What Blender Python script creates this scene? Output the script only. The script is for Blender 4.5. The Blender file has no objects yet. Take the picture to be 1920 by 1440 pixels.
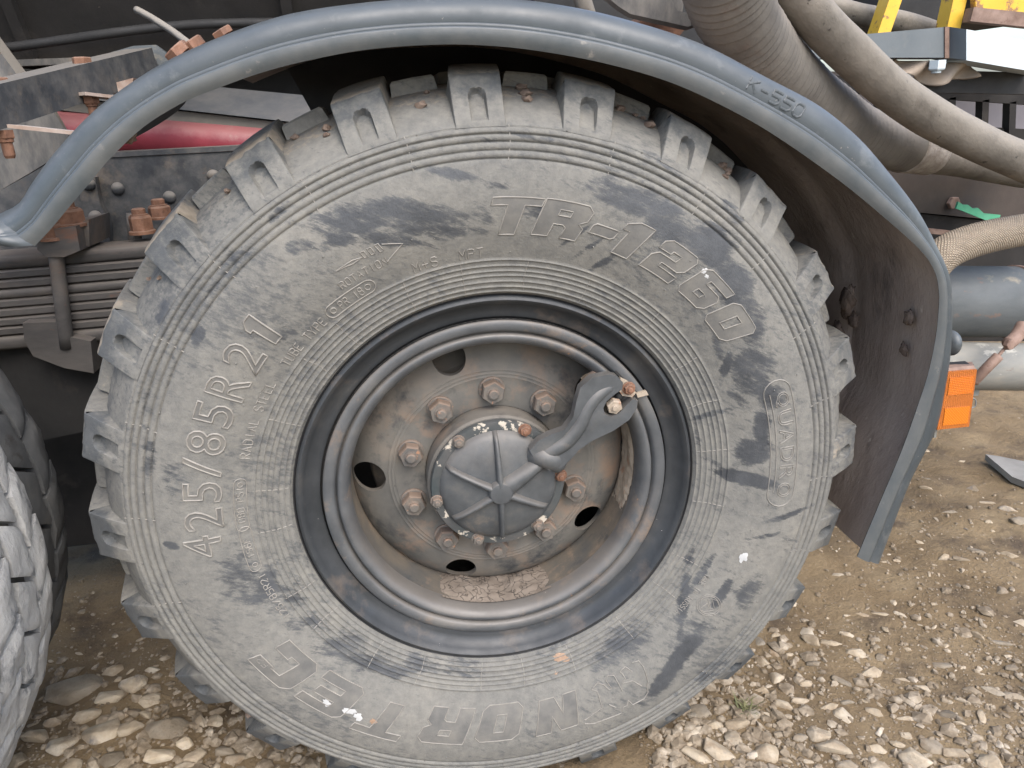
import bpy, bmesh, math, random
import numpy as np
from mathutils import Vector, Matrix, noise as mnoise
random.seed(7); rng = np.random.default_rng(11)
PI = math.pi
S = bpy.context.scene
COL = S.collection
H = 0.60                                   # axle height above the ground

# ------------------------------------------------------------------ camera
CP = np.array([-0.1254, -1.0654, 0.5626 + H]); PITCH, YAW, ROLL, FPX = 0.3458, 0.1413, -0.0484, 1441.0
def cam_basis():
    cp, sp, cy, sy = math.cos(PITCH), math.sin(PITCH), math.cos(YAW), math.sin(YAW)
    fwd = np.array([sy*cp, cy*cp, -sp]); right = np.array([cy, -sy, 0.0]); up = np.cross(right, fwd)
    c, s = math.cos(ROLL), math.sin(ROLL)
    return np.array([c*right + s*up, -s*right + c*up, fwd])
CB = cam_basis()
cam = bpy.data.cameras.new('camera'); camo = bpy.data.objects.new('camera', cam); COL.objects.link(camo)
cam.sensor_width = 36.0; cam.lens = FPX/1920*36; cam.clip_start = 0.02; cam.clip_end = 500
M = Matrix(((CB[0][0], CB[1][0], -CB[2][0], CP[0]), (CB[0][1], CB[1][1], -CB[2][1], CP[1]),
            (CB[0][2], CB[1][2], -CB[2][2], CP[2]), (0, 0, 0, 1)))
camo.matrix_world = M; S.camera = camo
S.render.resolution_x, S.render.resolution_y = 1024, 768

# ------------------------------------------------------------------ world, sun, exposure
SUN_EL, SUN_AZ = math.radians(50), math.radians(162)      # direction towards the sun, measured from +Y clockwise
world = bpy.data.worlds.new('World'); S.world = world; world.use_nodes = True
wn = world.node_tree.nodes; wl = world.node_tree.links
sky = wn.new('ShaderNodeTexSky'); sky.sky_type = 'NISHITA'; sky.sun_disc = False
sky.sun_elevation = SUN_EL; sky.sun_rotation = SUN_AZ
sky.air_density = 0.9; sky.dust_density = 3.0; sky.ozone_density = 1.0; sky.altitude = 200
wl.new(sky.outputs[0], wn['Background'].inputs[0]); wn['Background'].inputs[1].default_value = 0.15
sun = bpy.data.lights.new('sun', 'SUN'); sun.energy = 0.85; sun.angle = math.radians(45); sun.color = (1.0, 0.985, 0.96)
suno = bpy.data.objects.new('sun', sun); COL.objects.link(suno)
sd = Vector((math.sin(SUN_AZ)*math.cos(SUN_EL), math.cos(SUN_AZ)*math.cos(SUN_EL), math.sin(SUN_EL)))
suno.rotation_euler = sd.to_track_quat('Z', 'Y').to_euler()
suno.location = (0, -3, 6)
S.view_settings.view_transform = 'Standard'; S.view_settings.look = 'None'
S.view_settings.exposure = 1.45; S.view_settings.gamma = 1.0; S.view_settings.use_curve_mapping = False

# ------------------------------------------------------------------ photo pixel -> place
def ray(px, py):
    d = np.array([(px-960)/FPX, -(py-720)/FPX, 1.0]) @ CB
    return d
def W(px, py, Y):
    d = ray(px, py); t = (Y-CP[1])/d[1]; return Vector(CP + d*t)
def G(px, py, z=0.0):
    d = ray(px, py); t = (z-CP[2])/d[2]; return Vector(CP + d*t)
def pxs(p):                                # metres per photo pixel at a point
    return float((np.array(p)-CP) @ CB[2])/FPX

# ------------------------------------------------------------------ materials
def c4(c): return (c[0], c[1], c[2], 1.0)
MATS = {}
def pm(name, ramp, scale=8, detail=8, rough=(0.6, 0.85), bump=0.3, bscale=60, patches=(), up=None, metal=0.0, spec=0.4, stretch=(1, 1, 1), rand=0.0, dist=0.002, cav=None):
    """procedural paint / rubber / rock: ramp of a large noise, hard-edged patches, dust lying on upward faces"""
    m = bpy.data.materials.new(name); m.use_nodes = True; MATS[name] = m
    nt = m.node_tree; N = nt.nodes; L = nt.links; B = N['Principled BSDF']
    geo = N.new('ShaderNodeNewGeometry')
    mp = N.new('ShaderNodeMapping'); L.new(geo.outputs['Position'], mp.inputs[0]); mp.inputs['Scale'].default_value = stretch
    oi = N.new('ShaderNodeObjectInfo')
    if rand:
        ad = N.new('ShaderNodeVectorMath'); ad.operation = 'ADD'; sc = N.new('ShaderNodeMath'); sc.operation = 'MULTIPLY'; sc.inputs[1].default_value = 37.0
        L.new(oi.outputs['Random'], sc.inputs[0]); L.new(mp.outputs[0], ad.inputs[0]); L.new(sc.outputs[0], ad.inputs[1]); src = ad.outputs[0]
    else: src = mp.outputs[0]
    def nz(sc, det=6, ro=0.6, off=0.0):
        n = N.new('ShaderNodeTexNoise'); n.inputs['Scale'].default_value = sc; n.inputs['Detail'].default_value = det; n.inputs['Roughness'].default_value = ro
        if off:
            a = N.new('ShaderNodeVectorMath'); a.operation = 'ADD'; a.inputs[1].default_value = (off, off*1.7, -off); L.new(src, a.inputs[0]); L.new(a.outputs[0], n.inputs['Vector'])
        else: L.new(src, n.inputs['Vector'])
        return n
    def rampn(inp, stops):
        r = N.new('ShaderNodeValToRGB'); L.new(inp, r.inputs[0])
        while len(r.color_ramp.elements) < len(stops): r.color_ramp.elements.new(0.5)
        for e, (p, c) in zip(r.color_ramp.elements, stops):
            e.position = p; e.color = c4(c) if len(c) == 3 else c
        return r
    n1 = nz(scale, detail, 0.62); col = rampn(n1.outputs['Fac'], ramp).outputs[0]
    def mix(fac, a, b, mode='MIX'):
        x = N.new('ShaderNodeMix'); x.data_type = 'RGBA'; x.blend_type = mode
        if isinstance(fac, float): x.inputs[0].default_value = fac
        else: L.new(fac, x.inputs[0])
        L.new(a, x.inputs[6])
        if isinstance(b, tuple): x.inputs[7].default_value = c4(b)
        else: L.new(b, x.inputs[7])
        return x.outputs[2]
    if rand:
        rr = rampn(oi.outputs['Random'], [(0.0, (1-rand,)*3), (0.5, (1, 1-rand*0.08, 1-rand*0.2)), (1.0, (1+rand*0.3,)*3)])
        col = mix(1.0, col, rr.outputs[0], 'MULTIPLY')
    for k, (pc, ps, th, soft) in enumerate(patches):
        n = nz(ps, 10, 0.68, 3.1*(k+1)); r = rampn(n.outputs['Fac'], [(th, (0, 0, 0)), (min(th+soft, 1), (1, 1, 1))]); col = mix(r.outputs[0], col, pc)
    if up:
        sx = N.new('ShaderNodeSeparateXYZ'); L.new(geo.outputs['Normal'], sx.inputs[0])
        n = nz(up[2] if len(up) > 2 else 25, 8, 0.65, 9.0)
        ma = N.new('ShaderNodeMath'); ma.operation = 'MULTIPLY_ADD'; L.new(n.outputs['Fac'], ma.inputs[0]); ma.inputs[1].default_value = 0.9; L.new(sx.outputs[2], ma.inputs[2])
        r = rampn(ma.outputs[0], [(0.75-up[1]*0.5, (0, 0, 0)), (1.25-up[1]*0.5 if 1.25-up[1]*0.5 < 1 else 1.0, (up[1],)*3)]); col = mix(r.outputs[0], col, up[0])
    L.new(col, B.inputs['Base Color'])
    rr = N.new('ShaderNodeMapRange'); n3 = nz(scale*2.3, 6, 0.6, 5.0); L.new(n3.outputs['Fac'], rr.inputs[0])
    rr.inputs[1].default_value = 0.3; rr.inputs[2].default_value = 0.7; rr.inputs[3].default_value = rough[0]; rr.inputs[4].default_value = rough[1]
    L.new(rr.outputs[0], B.inputs['Roughness'])
    B.inputs['Metallic'].default_value = metal; B.inputs['Specular IOR Level'].default_value = spec
    if bump:
        nb = nz(bscale, 10, 0.7, 1.3); bp = N.new('ShaderNodeBump'); bp.inputs['Strength'].default_value = bump; bp.inputs['Distance'].default_value = dist
        L.new(nb.outputs['Fac'], bp.inputs['Height']); L.new(bp.outputs[0], B.inputs['Normal'])
    return m

DUST = (0.30, 0.27, 0.225); DIRT = (0.16, 0.115, 0.08); RUST = (0.19, 0.075, 0.035)
pm('dark_steel', [(0.3, (0.026, 0.028, 0.03)), (0.55, (0.05, 0.052, 0.053)), (0.75, (0.09, 0.082, 0.072))], 16, patches=[((0.11, 0.088, 0.066), 13, 0.57, 0.12), (RUST, 34, 0.66, 0.05), ((0.2, 0.19, 0.17), 90, 0.69, 0.03)], up=((0.22, 0.2, 0.17), 0.7), bump=0.5)
pm('steel_plate', [(0.3, (0.055, 0.055, 0.053)), (0.6, (0.095, 0.091, 0.084)), (0.8, (0.15, 0.135, 0.115))], 13, stretch=(1.6, 1, .6), patches=[(DIRT, 14, 0.57, 0.15), (RUST, 26, 0.66, 0.05)], up=(DUST, 0.8))
pm('spring_steel', [(0.3, (0.04, 0.038, 0.036)), (0.6, (0.085, 0.078, 0.07)), (0.8, (0.14, 0.11, 0.085))], 12, stretch=(0.3, 1, 1), patches=[(RUST, 14, 0.6, 0.15), (DIRT, 5, 0.55, 0.2)], up=((0.16, 0.14, 0.12), 0.6), bump=0.5)
pm('rusty_bolt', [(0.3, (0.10, 0.048, 0.028)), (0.6, (0.21, 0.105, 0.062)), (0.8, (0.33, 0.2, 0.14))], 45, patches=[((0.11, 0.055, 0.035), 60, 0.6, 0.1)], up=((0.25, 0.165, 0.12), 0.5), bump=0.6, bscale=140)
pm('rust_strip', [(0.3, (0.2, 0.12, 0.08)), (0.6, (0.34, 0.27, 0.22)), (0.8, (0.42, 0.36, 0.31))], 25, patches=[(RUST, 30, 0.6, 0.1)], up=((0.45, 0.41, 0.37), 0.7))
pm('red_paint', [(0.3, (0.14, 0.016, 0.024)), (0.6, (0.24, 0.03, 0.042)), (0.8, (0.31, 0.07, 0.08))], 6, rough=(0.4, 0.7), patches=[((0.2, 0.11, 0.09), 18, 0.62, 0.15)], up=((0.36, 0.2, 0.18), 0.4))
pm('grey_beam', [(0.3, (0.085, 0.088, 0.09)), (0.6, (0.125, 0.127, 0.128)), (0.8, (0.17, 0.163, 0.15))], 5, stretch=(0.4, 1, 1), up=(DUST, 0.7))
pm('olive_beam', [(0.3, (0.08, 0.074, 0.06)), (0.7, (0.15, 0.138, 0.115))], 6, stretch=(0.4, 1, 1), up=(DUST, 0.6))
pm('black_body', [(0.3, (0.016, 0.015, 0.014)), (0.7, (0.034, 0.031, 0.028))], 6, rough=(0.7, 0.95), spec=0.25, patches=[((0.085, 0.073, 0.06), 5, 0.56, 0.2), ((0.13, 0.11, 0.09), 40, 0.69, 0.05)])
pm('black_iron', [(0.3, (0.012, 0.012, 0.012)), (0.7, (0.028, 0.027, 0.025))], 6, patches=[((0.07, 0.055, 0.043), 7, 0.6, 0.2)])
pm('brown_body', [(0.3, (0.026, 0.022, 0.019)), (0.7, (0.065, 0.05, 0.04))], 5, patches=[((0.03, 0.03, 0.032), 4, 0.55, 0.2)])
pm('fender_plastic', [(0.3, (0.040, 0.049, 0.053)), (0.6, (0.057, 0.067, 0.071)), (0.8, (0.088, 0.098, 0.100))], 9, rough=(0.32, 0.55), spec=0.5, bump=0.06, bscale=200,
   patches=[((0.115, 0.122, 0.120), 22, 0.57, 0.14), ((0.22, 0.20, 0.17), 130, 0.67, 0.03), ((0.05, 0.056, 0.06), 60, 0.66, 0.05)], up=((0.16, 0.17, 0.17), 0.3))
pm('fender_lip_dust', [(0.3, (0.062, 0.072, 0.075)), (0.7, (0.11, 0.113, 0.107))], 18, rough=(0.4, 0.65), bump=0.1, bscale=160, patches=[((0.27, 0.245, 0.21), 28, 0.64, 0.12)])
pm('fender_inside', [(0.3, (0.27, 0.212, 0.175)), (0.55, (0.39, 0.315, 0.26)), (0.75, (0.47, 0.39, 0.325))], 9, rough=(0.8, 0.95), stretch=(1, 1, 0.45), patches=[((0.17, 0.137, 0.118), 14, 0.55, 0.16), ((0.54, 0.46, 0.38), 45, 0.65, 0.05)], bump=1.0, bscale=55, dist=0.004)
pm('black_plastic', [(0.3, (0.012, 0.012, 0.013)), (0.7, (0.024, 0.024, 0.025))], 6, rough=(0.5, 0.75))
pm('mud_clod', [(0.3, (0.16, 0.115, 0.088)), (0.7, (0.28, 0.21, 0.16))], 40, rough=(0.9, 1), bump=1.0, bscale=120, dist=0.006)
pm('hose_dust', [(0.3, (0.10, 0.09, 0.074)), (0.55, (0.165, 0.147, 0.12)), (0.75, (0.225, 0.20, 0.165))], 9, rough=(0.8, 0.95), patches=[((0.085, 0.073, 0.058), 11, 0.56, 0.14), ((0.04, 0.035, 0.03), 42, 0.64, 0.04)], up=((0.29, 0.26, 0.215), 0.6), bump=0.7, bscale=90, dist=0.003)
pm('tape_wrap', [(0.3, (0.085, 0.078, 0.068)), (0.55, (0.135, 0.124, 0.106)), (0.75, (0.19, 0.17, 0.142))], 9, rough=(0.65, 0.85), patches=[((0.12, 0.09, 0.07), 10, 0.6, 0.1)], up=((0.24, 0.21, 0.175), 0.5), bump=0.7)
pm('foil_tape', [(0.3, (0.2, 0.17, 0.14)), (0.7, (0.42, 0.38, 0.33))], 60, rough=(0.4, 0.7), bump=1.0, bscale=80, dist=0.006, patches=[((0.12, 0.08, 0.06), 40, 0.6, 0.08)])
pm('grey_paint', [(0.3, (0.11, 0.128, 0.134)), (0.7, (0.155, 0.172, 0.177))], 5, rough=(0.4, 0.6), patches=[((0.3, 0.22, 0.17), 30, 0.67, 0.05)], up=(DUST, 0.5))
pm('white_paint', [(0.3, (0.48, 0.55, 0.56)), (0.7, (0.6, 0.65, 0.65))], 6, rough=(0.4, 0.6), patches=[((0.3, 0.27, 0.18), 30, 0.69, 0.04)])
pm('yellow_paint', [(0.3, (0.62, 0.36, 0.03)), (0.7, (0.75, 0.48, 0.06))], 8, rough=(0.4, 0.6), patches=[((0.26, 0.14, 0.07), 16, 0.53, 0.05)], rand=0.0)
pm('faded_red', [(0.3, (0.55, 0.12, 0.12)), (0.7, (0.68, 0.2, 0.19))], 2, rough=(0.4, 0.6))
pm('lilac_sheet', [(0.3, (0.25, 0.23, 0.25)), (0.7, (0.36, 0.33, 0.34))], 3)
pm('tank_paint', [(0.3, (0.060, 0.068, 0.070)), (0.55, (0.098, 0.107, 0.107)), (0.75, (0.145, 0.148, 0.140))], 5, rough=(0.45, 0.7), stretch=(1, 1, 2), patches=[((0.27, 0.235, 0.17), 6, 0.6, 0.1), ((0.2, 0.12, 0.085), 8, 0.62, 0.07)])
pm('peeling_pipe', [(0.3, (0.14, 0.148, 0.142)), (0.55, (0.215, 0.21, 0.185)), (0.75, (0.29, 0.26, 0.205))], 6, rough=(0.5, 0.8), stretch=(1, 1, 2.5), patches=[((0.36, 0.345, 0.30), 12, 0.60, 0.05), ((0.17, 0.12, 0.09), 14, 0.62, 0.06)])
pm('rust_clamp', [(0.3, (0.14, 0.085, 0.06)), (0.7, (0.29, 0.2, 0.155))], 30, patches=[((0.12, 0.06, 0.04), 40, 0.58, 0.1)])
pm('canvas', [(0.3, (0.24, 0.19, 0.14)), (0.7, (0.38, 0.31, 0.24))], 7)
pm('green_strip', [(0.3, (0.04, 0.33, 0.17)), (0.7, (0.13, 0.42, 0.25))], 20, rough=(0.3, 0.5))
pm('stone', [(0.25, (0.25, 0.198, 0.135)), (0.5, (0.40, 0.335, 0.245)), (0.75, (0.53, 0.475, 0.38))], 22, rough=(0.75, 0.95), rand=0.5, patches=[((0.22, 0.145, 0.078), 12, 0.55, 0.16), ((0.21, 0.19, 0.17), 8, 0.58, 0.1), ((0.12, 0.095, 0.07), 55, 0.64, 0.06)], bump=0.9, bscale=60, dist=0.006)
pm('pebble', [(0.3, (0.12, 0.09, 0.058)), (0.5, (0.235, 0.187, 0.128)), (0.7, (0.45, 0.385, 0.295))], 30, rough=(0.8, 0.95), bump=0.3, bscale=150)
pm('slab', [(0.3, (0.2, 0.19, 0.17)), (0.7, (0.31, 0.3, 0.275))], 9, rough=(0.7, 0.9))
pm('dry_grass', [(0.3, (0.075, 0.09, 0.03)), (0.7, (0.2, 0.19, 0.09))], 30)
pm('hub_paint', [(0.3, (0.045, 0.049, 0.051)), (0.55, (0.076, 0.081, 0.082)), (0.78, (0.135, 0.127, 0.113))], 19, rough=(0.36, 0.62), spec=0.5, patches=[((0.19, 0.16, 0.125), 12, 0.6, 0.16), ((0.55, 0.53, 0.48), 85, 0.735, 0.015)], up=((0.17, 0.15, 0.125), 0.45), bump=0.35, bscale=120, dist=0.001)
pm('hub_flange', [(0.3, (0.035, 0.047, 0.048)), (0.6, (0.075, 0.074, 0.07)), (0.8, (0.13, 0.11, 0.09))], 18, rough=(0.5, 0.75), patches=[((0.46, 0.41, 0.33), 33, 0.575, 0.02)], bump=0.4, bscale=100, dist=0.0015)
pm('disc_dust', [(0.3, (0.082, 0.080, 0.073)), (0.5, (0.135, 0.127, 0.110)), (0.72, (0.205, 0.172, 0.136))], 9, rough=(0.65, 0.85), patches=[((0.215, 0.15, 0.105), 8, 0.53, 0.14), ((0.045, 0.047, 0.048), 13, 0.54, 0.13), ((0.04, 0.036, 0.033), 60, 0.69, 0.05)], up=((0.2, 0.17, 0.135), 0.3), bump=0.35, bscale=90, dist=0.0015)
pm('rim_paint', [(0.3, (0.052, 0.056, 0.059)), (0.55, (0.088, 0.092, 0.093)), (0.78, (0.145, 0.138, 0.124))], 12, rough=(0.34, 0.6), spec=0.5, patches=[((0.20, 0.15, 0.11), 12, 0.57, 0.14), ((0.30, 0.165, 0.085), 40, 0.65, 0.04), ((0.5, 0.47, 0.42), 150, 0.69, 0.02)], up=((0.185, 0.16, 0.13), 0.5, 14), bump=0.3, bscale=130, dist=0.001)
pm('rim_flange', [(0.3, (0.022, 0.025, 0.027)), (0.55, (0.040, 0.043, 0.045)), (0.78, (0.085, 0.080, 0.071))], 11, rough=(0.36, 0.62), spec=0.4, patches=[((0.13, 0.103, 0.08), 7, 0.55, 0.16), ((0.4, 0.38, 0.34), 170, 0.70, 0.02)], bump=0.3, bscale=130, dist=0.001)
pm('barrel_dust', [(0.3, (0.075, 0.076, 0.073)), (0.55, (0.14, 0.118, 0.09)), (0.75, (0.25, 0.185, 0.13))], 11, rough=(0.7, 0.9), patches=[((0.31, 0.215, 0.14), 8, 0.56, 0.14), ((0.04, 0.045, 0.05), 14, 0.6, 0.1)], bump=0.5, bscale=90)
pm('nut_dust', [(0.3, (0.085, 0.082, 0.076)), (0.6, (0.14, 0.125, 0.105)), (0.8, (0.22, 0.165, 0.12))], 40, rough=(0.6, 0.8), patches=[((0.32, 0.17, 0.1), 55, 0.6, 0.05)], up=((0.25, 0.17, 0.12), 0.6, 60), bump=0.5, bscale=160, dist=0.001)
pm('sand_nut', [(0.3, (0.28, 0.23, 0.17)), (0.7, (0.42, 0.35, 0.27))], 50, patches=[((0.3, 0.15, 0.09), 45, 0.58, 0.1)], bump=0.6, bscale=160)
pm('white_chip', [(0.3, (0.40, 0.40, 0.385)), (0.7, (0.52, 0.52, 0.50))], 60)
pm('brown_dab', [(0.3, (0.25, 0.16, 0.1)), (0.7, (0.38, 0.26, 0.18))], 60, bump=0.8, bscale=150)
pm('seam_dust', [(0.3, (0.19, 0.175, 0.15)), (0.7, (0.29, 0.27, 0.235))], 60)
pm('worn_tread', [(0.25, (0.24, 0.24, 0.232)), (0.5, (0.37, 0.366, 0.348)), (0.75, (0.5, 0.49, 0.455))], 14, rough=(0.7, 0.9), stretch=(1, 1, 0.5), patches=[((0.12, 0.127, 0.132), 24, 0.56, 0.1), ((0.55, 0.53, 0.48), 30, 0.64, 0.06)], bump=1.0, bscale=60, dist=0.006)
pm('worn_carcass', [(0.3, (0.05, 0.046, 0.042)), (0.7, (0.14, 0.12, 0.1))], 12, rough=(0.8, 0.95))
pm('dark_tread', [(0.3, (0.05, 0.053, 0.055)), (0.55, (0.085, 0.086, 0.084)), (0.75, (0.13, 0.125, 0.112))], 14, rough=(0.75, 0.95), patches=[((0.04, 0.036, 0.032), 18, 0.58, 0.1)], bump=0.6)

def tyre_material():
    m = bpy.data.materials.new('tyre_rubber'); m.use_nodes = True; MATS['tyre_rubber'] = m
    nt = m.node_tree; N = nt.nodes; L = nt.links; B = N['Principled BSDF']
    geo = N.new('ShaderNodeNewGeometry')
    def nz(sc, det, ro, rot=0.0, st=(1, 1, 1), off=0.0):
        mp = N.new('ShaderNodeMapping'); mp.vector_type = 'TEXTURE'; mp.inputs['Rotation'].default_value = (0, rot, 0); mp.inputs['Scale'].default_value = st; mp.inputs['Location'].default_value = (off, off, off)
        L.new(geo.outputs['Position'], mp.inputs[0]); n = N.new('ShaderNodeTexNoise'); n.inputs['Scale'].default_value = sc; n.inputs['Detail'].default_value = det; n.inputs['Roughness'].default_value = ro
        L.new(mp.outputs[0], n.inputs['Vector']); return n.outputs['Fac']
    def ramp(inp, stops):
        r = N.new('ShaderNodeValToRGB'); L.new(inp, r.inputs[0])
        while len(r.color_ramp.elements) < len(stops): r.color_ramp.elements.new(0.5)
        for e, (p, c) in zip(r.color_ramp.elements, stops): e.position = p; e.color = c4(c)
        return r.outputs[0]
    def mix(f, a, b):
        x = N.new('ShaderNodeMix'); x.data_type = 'RGBA'; L.new(f, x.inputs[0]); L.new(a, x.inputs[6])
        if isinstance(b, tuple): x.inputs[7].default_value = c4(b)
        else: L.new(b, x.inputs[7])
        return x.outputs[2]
    def math_(op, a, b, c=None):
        x = N.new('ShaderNodeMath'); x.operation = op
        for i, v in enumerate((a, b, c)):
            if v is None: continue
            if isinstance(v, (int, float)): x.inputs[i].default_value = v
            else: L.new(v, x.inputs[i])
        return x.outputs[0]
    dust = ramp(nz(6, 9, 0.6), [(0.3, (0.128, 0.126, 0.115)), (0.52, (0.175, 0.169, 0.149)), (0.72, (0.228, 0.213, 0.179))])
    fine = ramp(nz(70, 6, 0.7, off=3), [(0.35, (0.118, 0.117, 0.108)), (0.65, (0.228, 0.218, 0.188))])
    f3 = N.new('ShaderNodeValue'); f3.outputs[0].default_value = 0.5
    col = mix(f3.outputs[0], dust, fine)
    # fine brushed speckle where the dust has been touched
    sp = nz(95, 8, 0.75, 0.5, (2.2, 1, 0.8), 1.0)
    big = nz(4.5, 5, 0.55, 0.0, (1, 1, 1), 7.0)
    spk = ramp(math_('MULTIPLY_ADD', big, 0.55, sp), [(0.80, (0, 0, 0)), (0.93, (0.75,)*3)])
    col = mix(spk, col, (0.078, 0.081, 0.082))
    at = N.new('ShaderNodeAttribute'); at.attribute_name = 'scuff'
    st1 = nz(70, 12, 0.78, 0.45, (3.4, 1, 0.7), 2.0); st2 = nz(16, 8, 0.7, -0.2, (1.8, 1, 1), 5.0)
    e = math_('ADD', math_('MULTIPLY_ADD', math_('SUBTRACT', st1, 0.5), 1.7, at.outputs['Fac']), math_('MULTIPLY', math_('SUBTRACT', st2, 0.5), 1.5))
    sm = ramp(e, [(0.36, (0, 0, 0)), (0.50, (0.7,)*3), (0.64, (1.0,)*3)])
    dk = ramp(nz(28, 6, 0.6, off=4), [(0.3, (0.042, 0.045, 0.048)), (0.7, (0.080, 0.084, 0.087))])
    col = mix(sm, col, dk)
    a2 = N.new('ShaderNodeAttribute'); a2.attribute_name = 'shine'       # rubbed clean, bluish rubber on the lugs
    rb = ramp(nz(22, 7, 0.65, off=8), [(0.3, (0.044, 0.050, 0.054)), (0.7, (0.090, 0.096, 0.099))])
    g = ramp(math_('MULTIPLY_ADD', math_('SUBTRACT', nz(34, 8, 0.7, off=6), 0.5), 1.6, a2.outputs['Fac']), [(0.3, (0, 0, 0)), (0.75, (0.85,)*3)])
    col = mix(g, col, rb)
    a3 = N.new('ShaderNodeAttribute'); a3.attribute_name = 'caked'       # dried soil stuck on edges and ledges
    g3 = ramp(math_('MULTIPLY_ADD', math_('SUBTRACT', nz(60, 9, 0.75, off=9), 0.5), 1.3, a3.outputs['Fac']), [(0.45, (0, 0, 0)), (0.6, (1, 1, 1))])
    col = mix(g3, col, ramp(nz(50, 6, 0.6, off=2), [(0.3, (0.19, 0.16, 0.12)), (0.7, (0.31, 0.27, 0.215))]))
    L.new(col, B.inputs['Base Color'])
    ro = N.new('ShaderNodeMapRange'); L.new(sm, ro.inputs[0]); ro.inputs[3].default_value = 0.8; ro.inputs[4].default_value = 0.55; L.new(ro.outputs[0], B.inputs['Roughness'])
    B.inputs['Specular IOR Level'].default_value = 0.4
    bp = N.new('ShaderNodeBump'); bp.inputs['Strength'].default_value = 0.6; bp.inputs['Distance'].default_value = 0.002
    hb = math_('ADD', nz(190, 8, 0.7, off=1), math_('MULTIPLY', nz(30, 5, 0.6, off=2), 0.6)); L.new(hb, bp.inputs['Height']); L.new(bp.outputs[0], B.inputs['Normal'])
tyre_material()
pm('letter_rubber', [(0.3, (0.098, 0.097, 0.091)), (0.5, (0.142, 0.137, 0.123)), (0.72, (0.19, 0.179, 0.153))], 26, rough=(0.55, 0.75), bump=0.4, bscale=200, dist=0.001)

def mud_material():
    m = pm('cracked_mud', [(0.3, (0.15, 0.12, 0.092)), (0.7, (0.25, 0.208, 0.165))], 22, rough=(0.85, 1), bump=0.0)
    nt = m.node_tree; N = nt.nodes; L = nt.links; B = N['Principled BSDF']
    g = N.new('ShaderNodeNewGeometry'); v = N.new('ShaderNodeTexVoronoi'); v.feature = 'DISTANCE_TO_EDGE'; v.inputs['Scale'].default_value = 58
    n = N.new('ShaderNodeTexNoise'); n.inputs['Scale'].default_value = 30; a = N.new('ShaderNodeMix'); a.data_type = 'VECTOR'; a.inputs[0].default_value = 0.06
    L.new(g.outputs['Position'], n.inputs['Vector']); L.new(g.outputs['Position'], a.inputs[4]); L.new(n.outputs['Color'], a.inputs[5]); L.new(a.outputs[1], v.inputs['Vector'])
    r = N.new('ShaderNodeMapRange'); L.new(v.outputs[0], r.inputs[0]); r.inputs[1].default_value = 0.0; r.inputs[2].default_value = 0.035
    b = N.new('ShaderNodeBump'); b.inputs['Strength'].default_value = 1.0; b.inputs['Distance'].default_value = 0.003; L.new(r.outputs[0], b.inputs['Height']); L.new(b.outputs[0], B.inputs['Normal'])
mud_material()

def lens_material(name, col, scale, kind):
    m = bpy.data.materials.new(name); m.use_nodes = True; MATS[name] = m; nt = m.node_tree; N = nt.nodes; L = nt.links; B = N['Principled BSDF']
    B.inputs['Base Color'].default_value = c4(col); B.inputs['Roughness'].default_value = 0.18; B.inputs['Coat Weight'].default_value = 0.6; B.inputs['Coat Roughness'].default_value = 0.08
    g = N.new('ShaderNodeTexCoord'); mp = N.new('ShaderNodeMapping'); mp.inputs['Rotation'].default_value = (0, PI/4 if kind == 'diamond' else 0, 0); L.new(g.outputs['Object'], mp.inputs[0])
    if kind == 'ribs':
        v = N.new('ShaderNodeTexWave'); v.inputs['Scale'].default_value = scale; L.new(mp.outputs[0], v.inputs['Vector']); o = v.outputs['Fac']
    else:
        v = N.new('ShaderNodeTexVoronoi'); v.feature = 'F1'; v.inputs['Scale'].default_value = scale; v.inputs['Randomness'].default_value = 0.0; L.new(mp.outputs[0], v.inputs['Vector']); o = v.outputs['Distance']
        r = N.new('ShaderNodeValToRGB'); r.color_ramp.elements[0].color = c4((col[0], col[1]*1.6, col[2]*2)); r.color_ramp.elements[0].position = 0.1; r.color_ramp.elements[1].color = c4((col[0]*0.85, col[1]*0.6, col[2]*0.5)); r.color_ramp.elements[1].position = 0.6
        L.new(o, r.inputs[0]); L.new(r.outputs[0], B.inputs['Base Color'])
    b = N.new('ShaderNodeBump'); b.inputs['Strength'].default_value = 0.8; b.inputs['Distance'].default_value = 0.0015; b.invert = True; L.new(o, b.inputs['Height']); L.new(b.outputs[0], B.inputs['Normal'])
lens_material('amber_hex', (0.60, 0.17, 0.012), 330, 'hex'); lens_material('amber_diamond', (0.66, 0.22, 0.012), 300, 'diamond'); lens_material('amber_clear', (0.46, 0.135, 0.025), 90, 'ribs')

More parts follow.
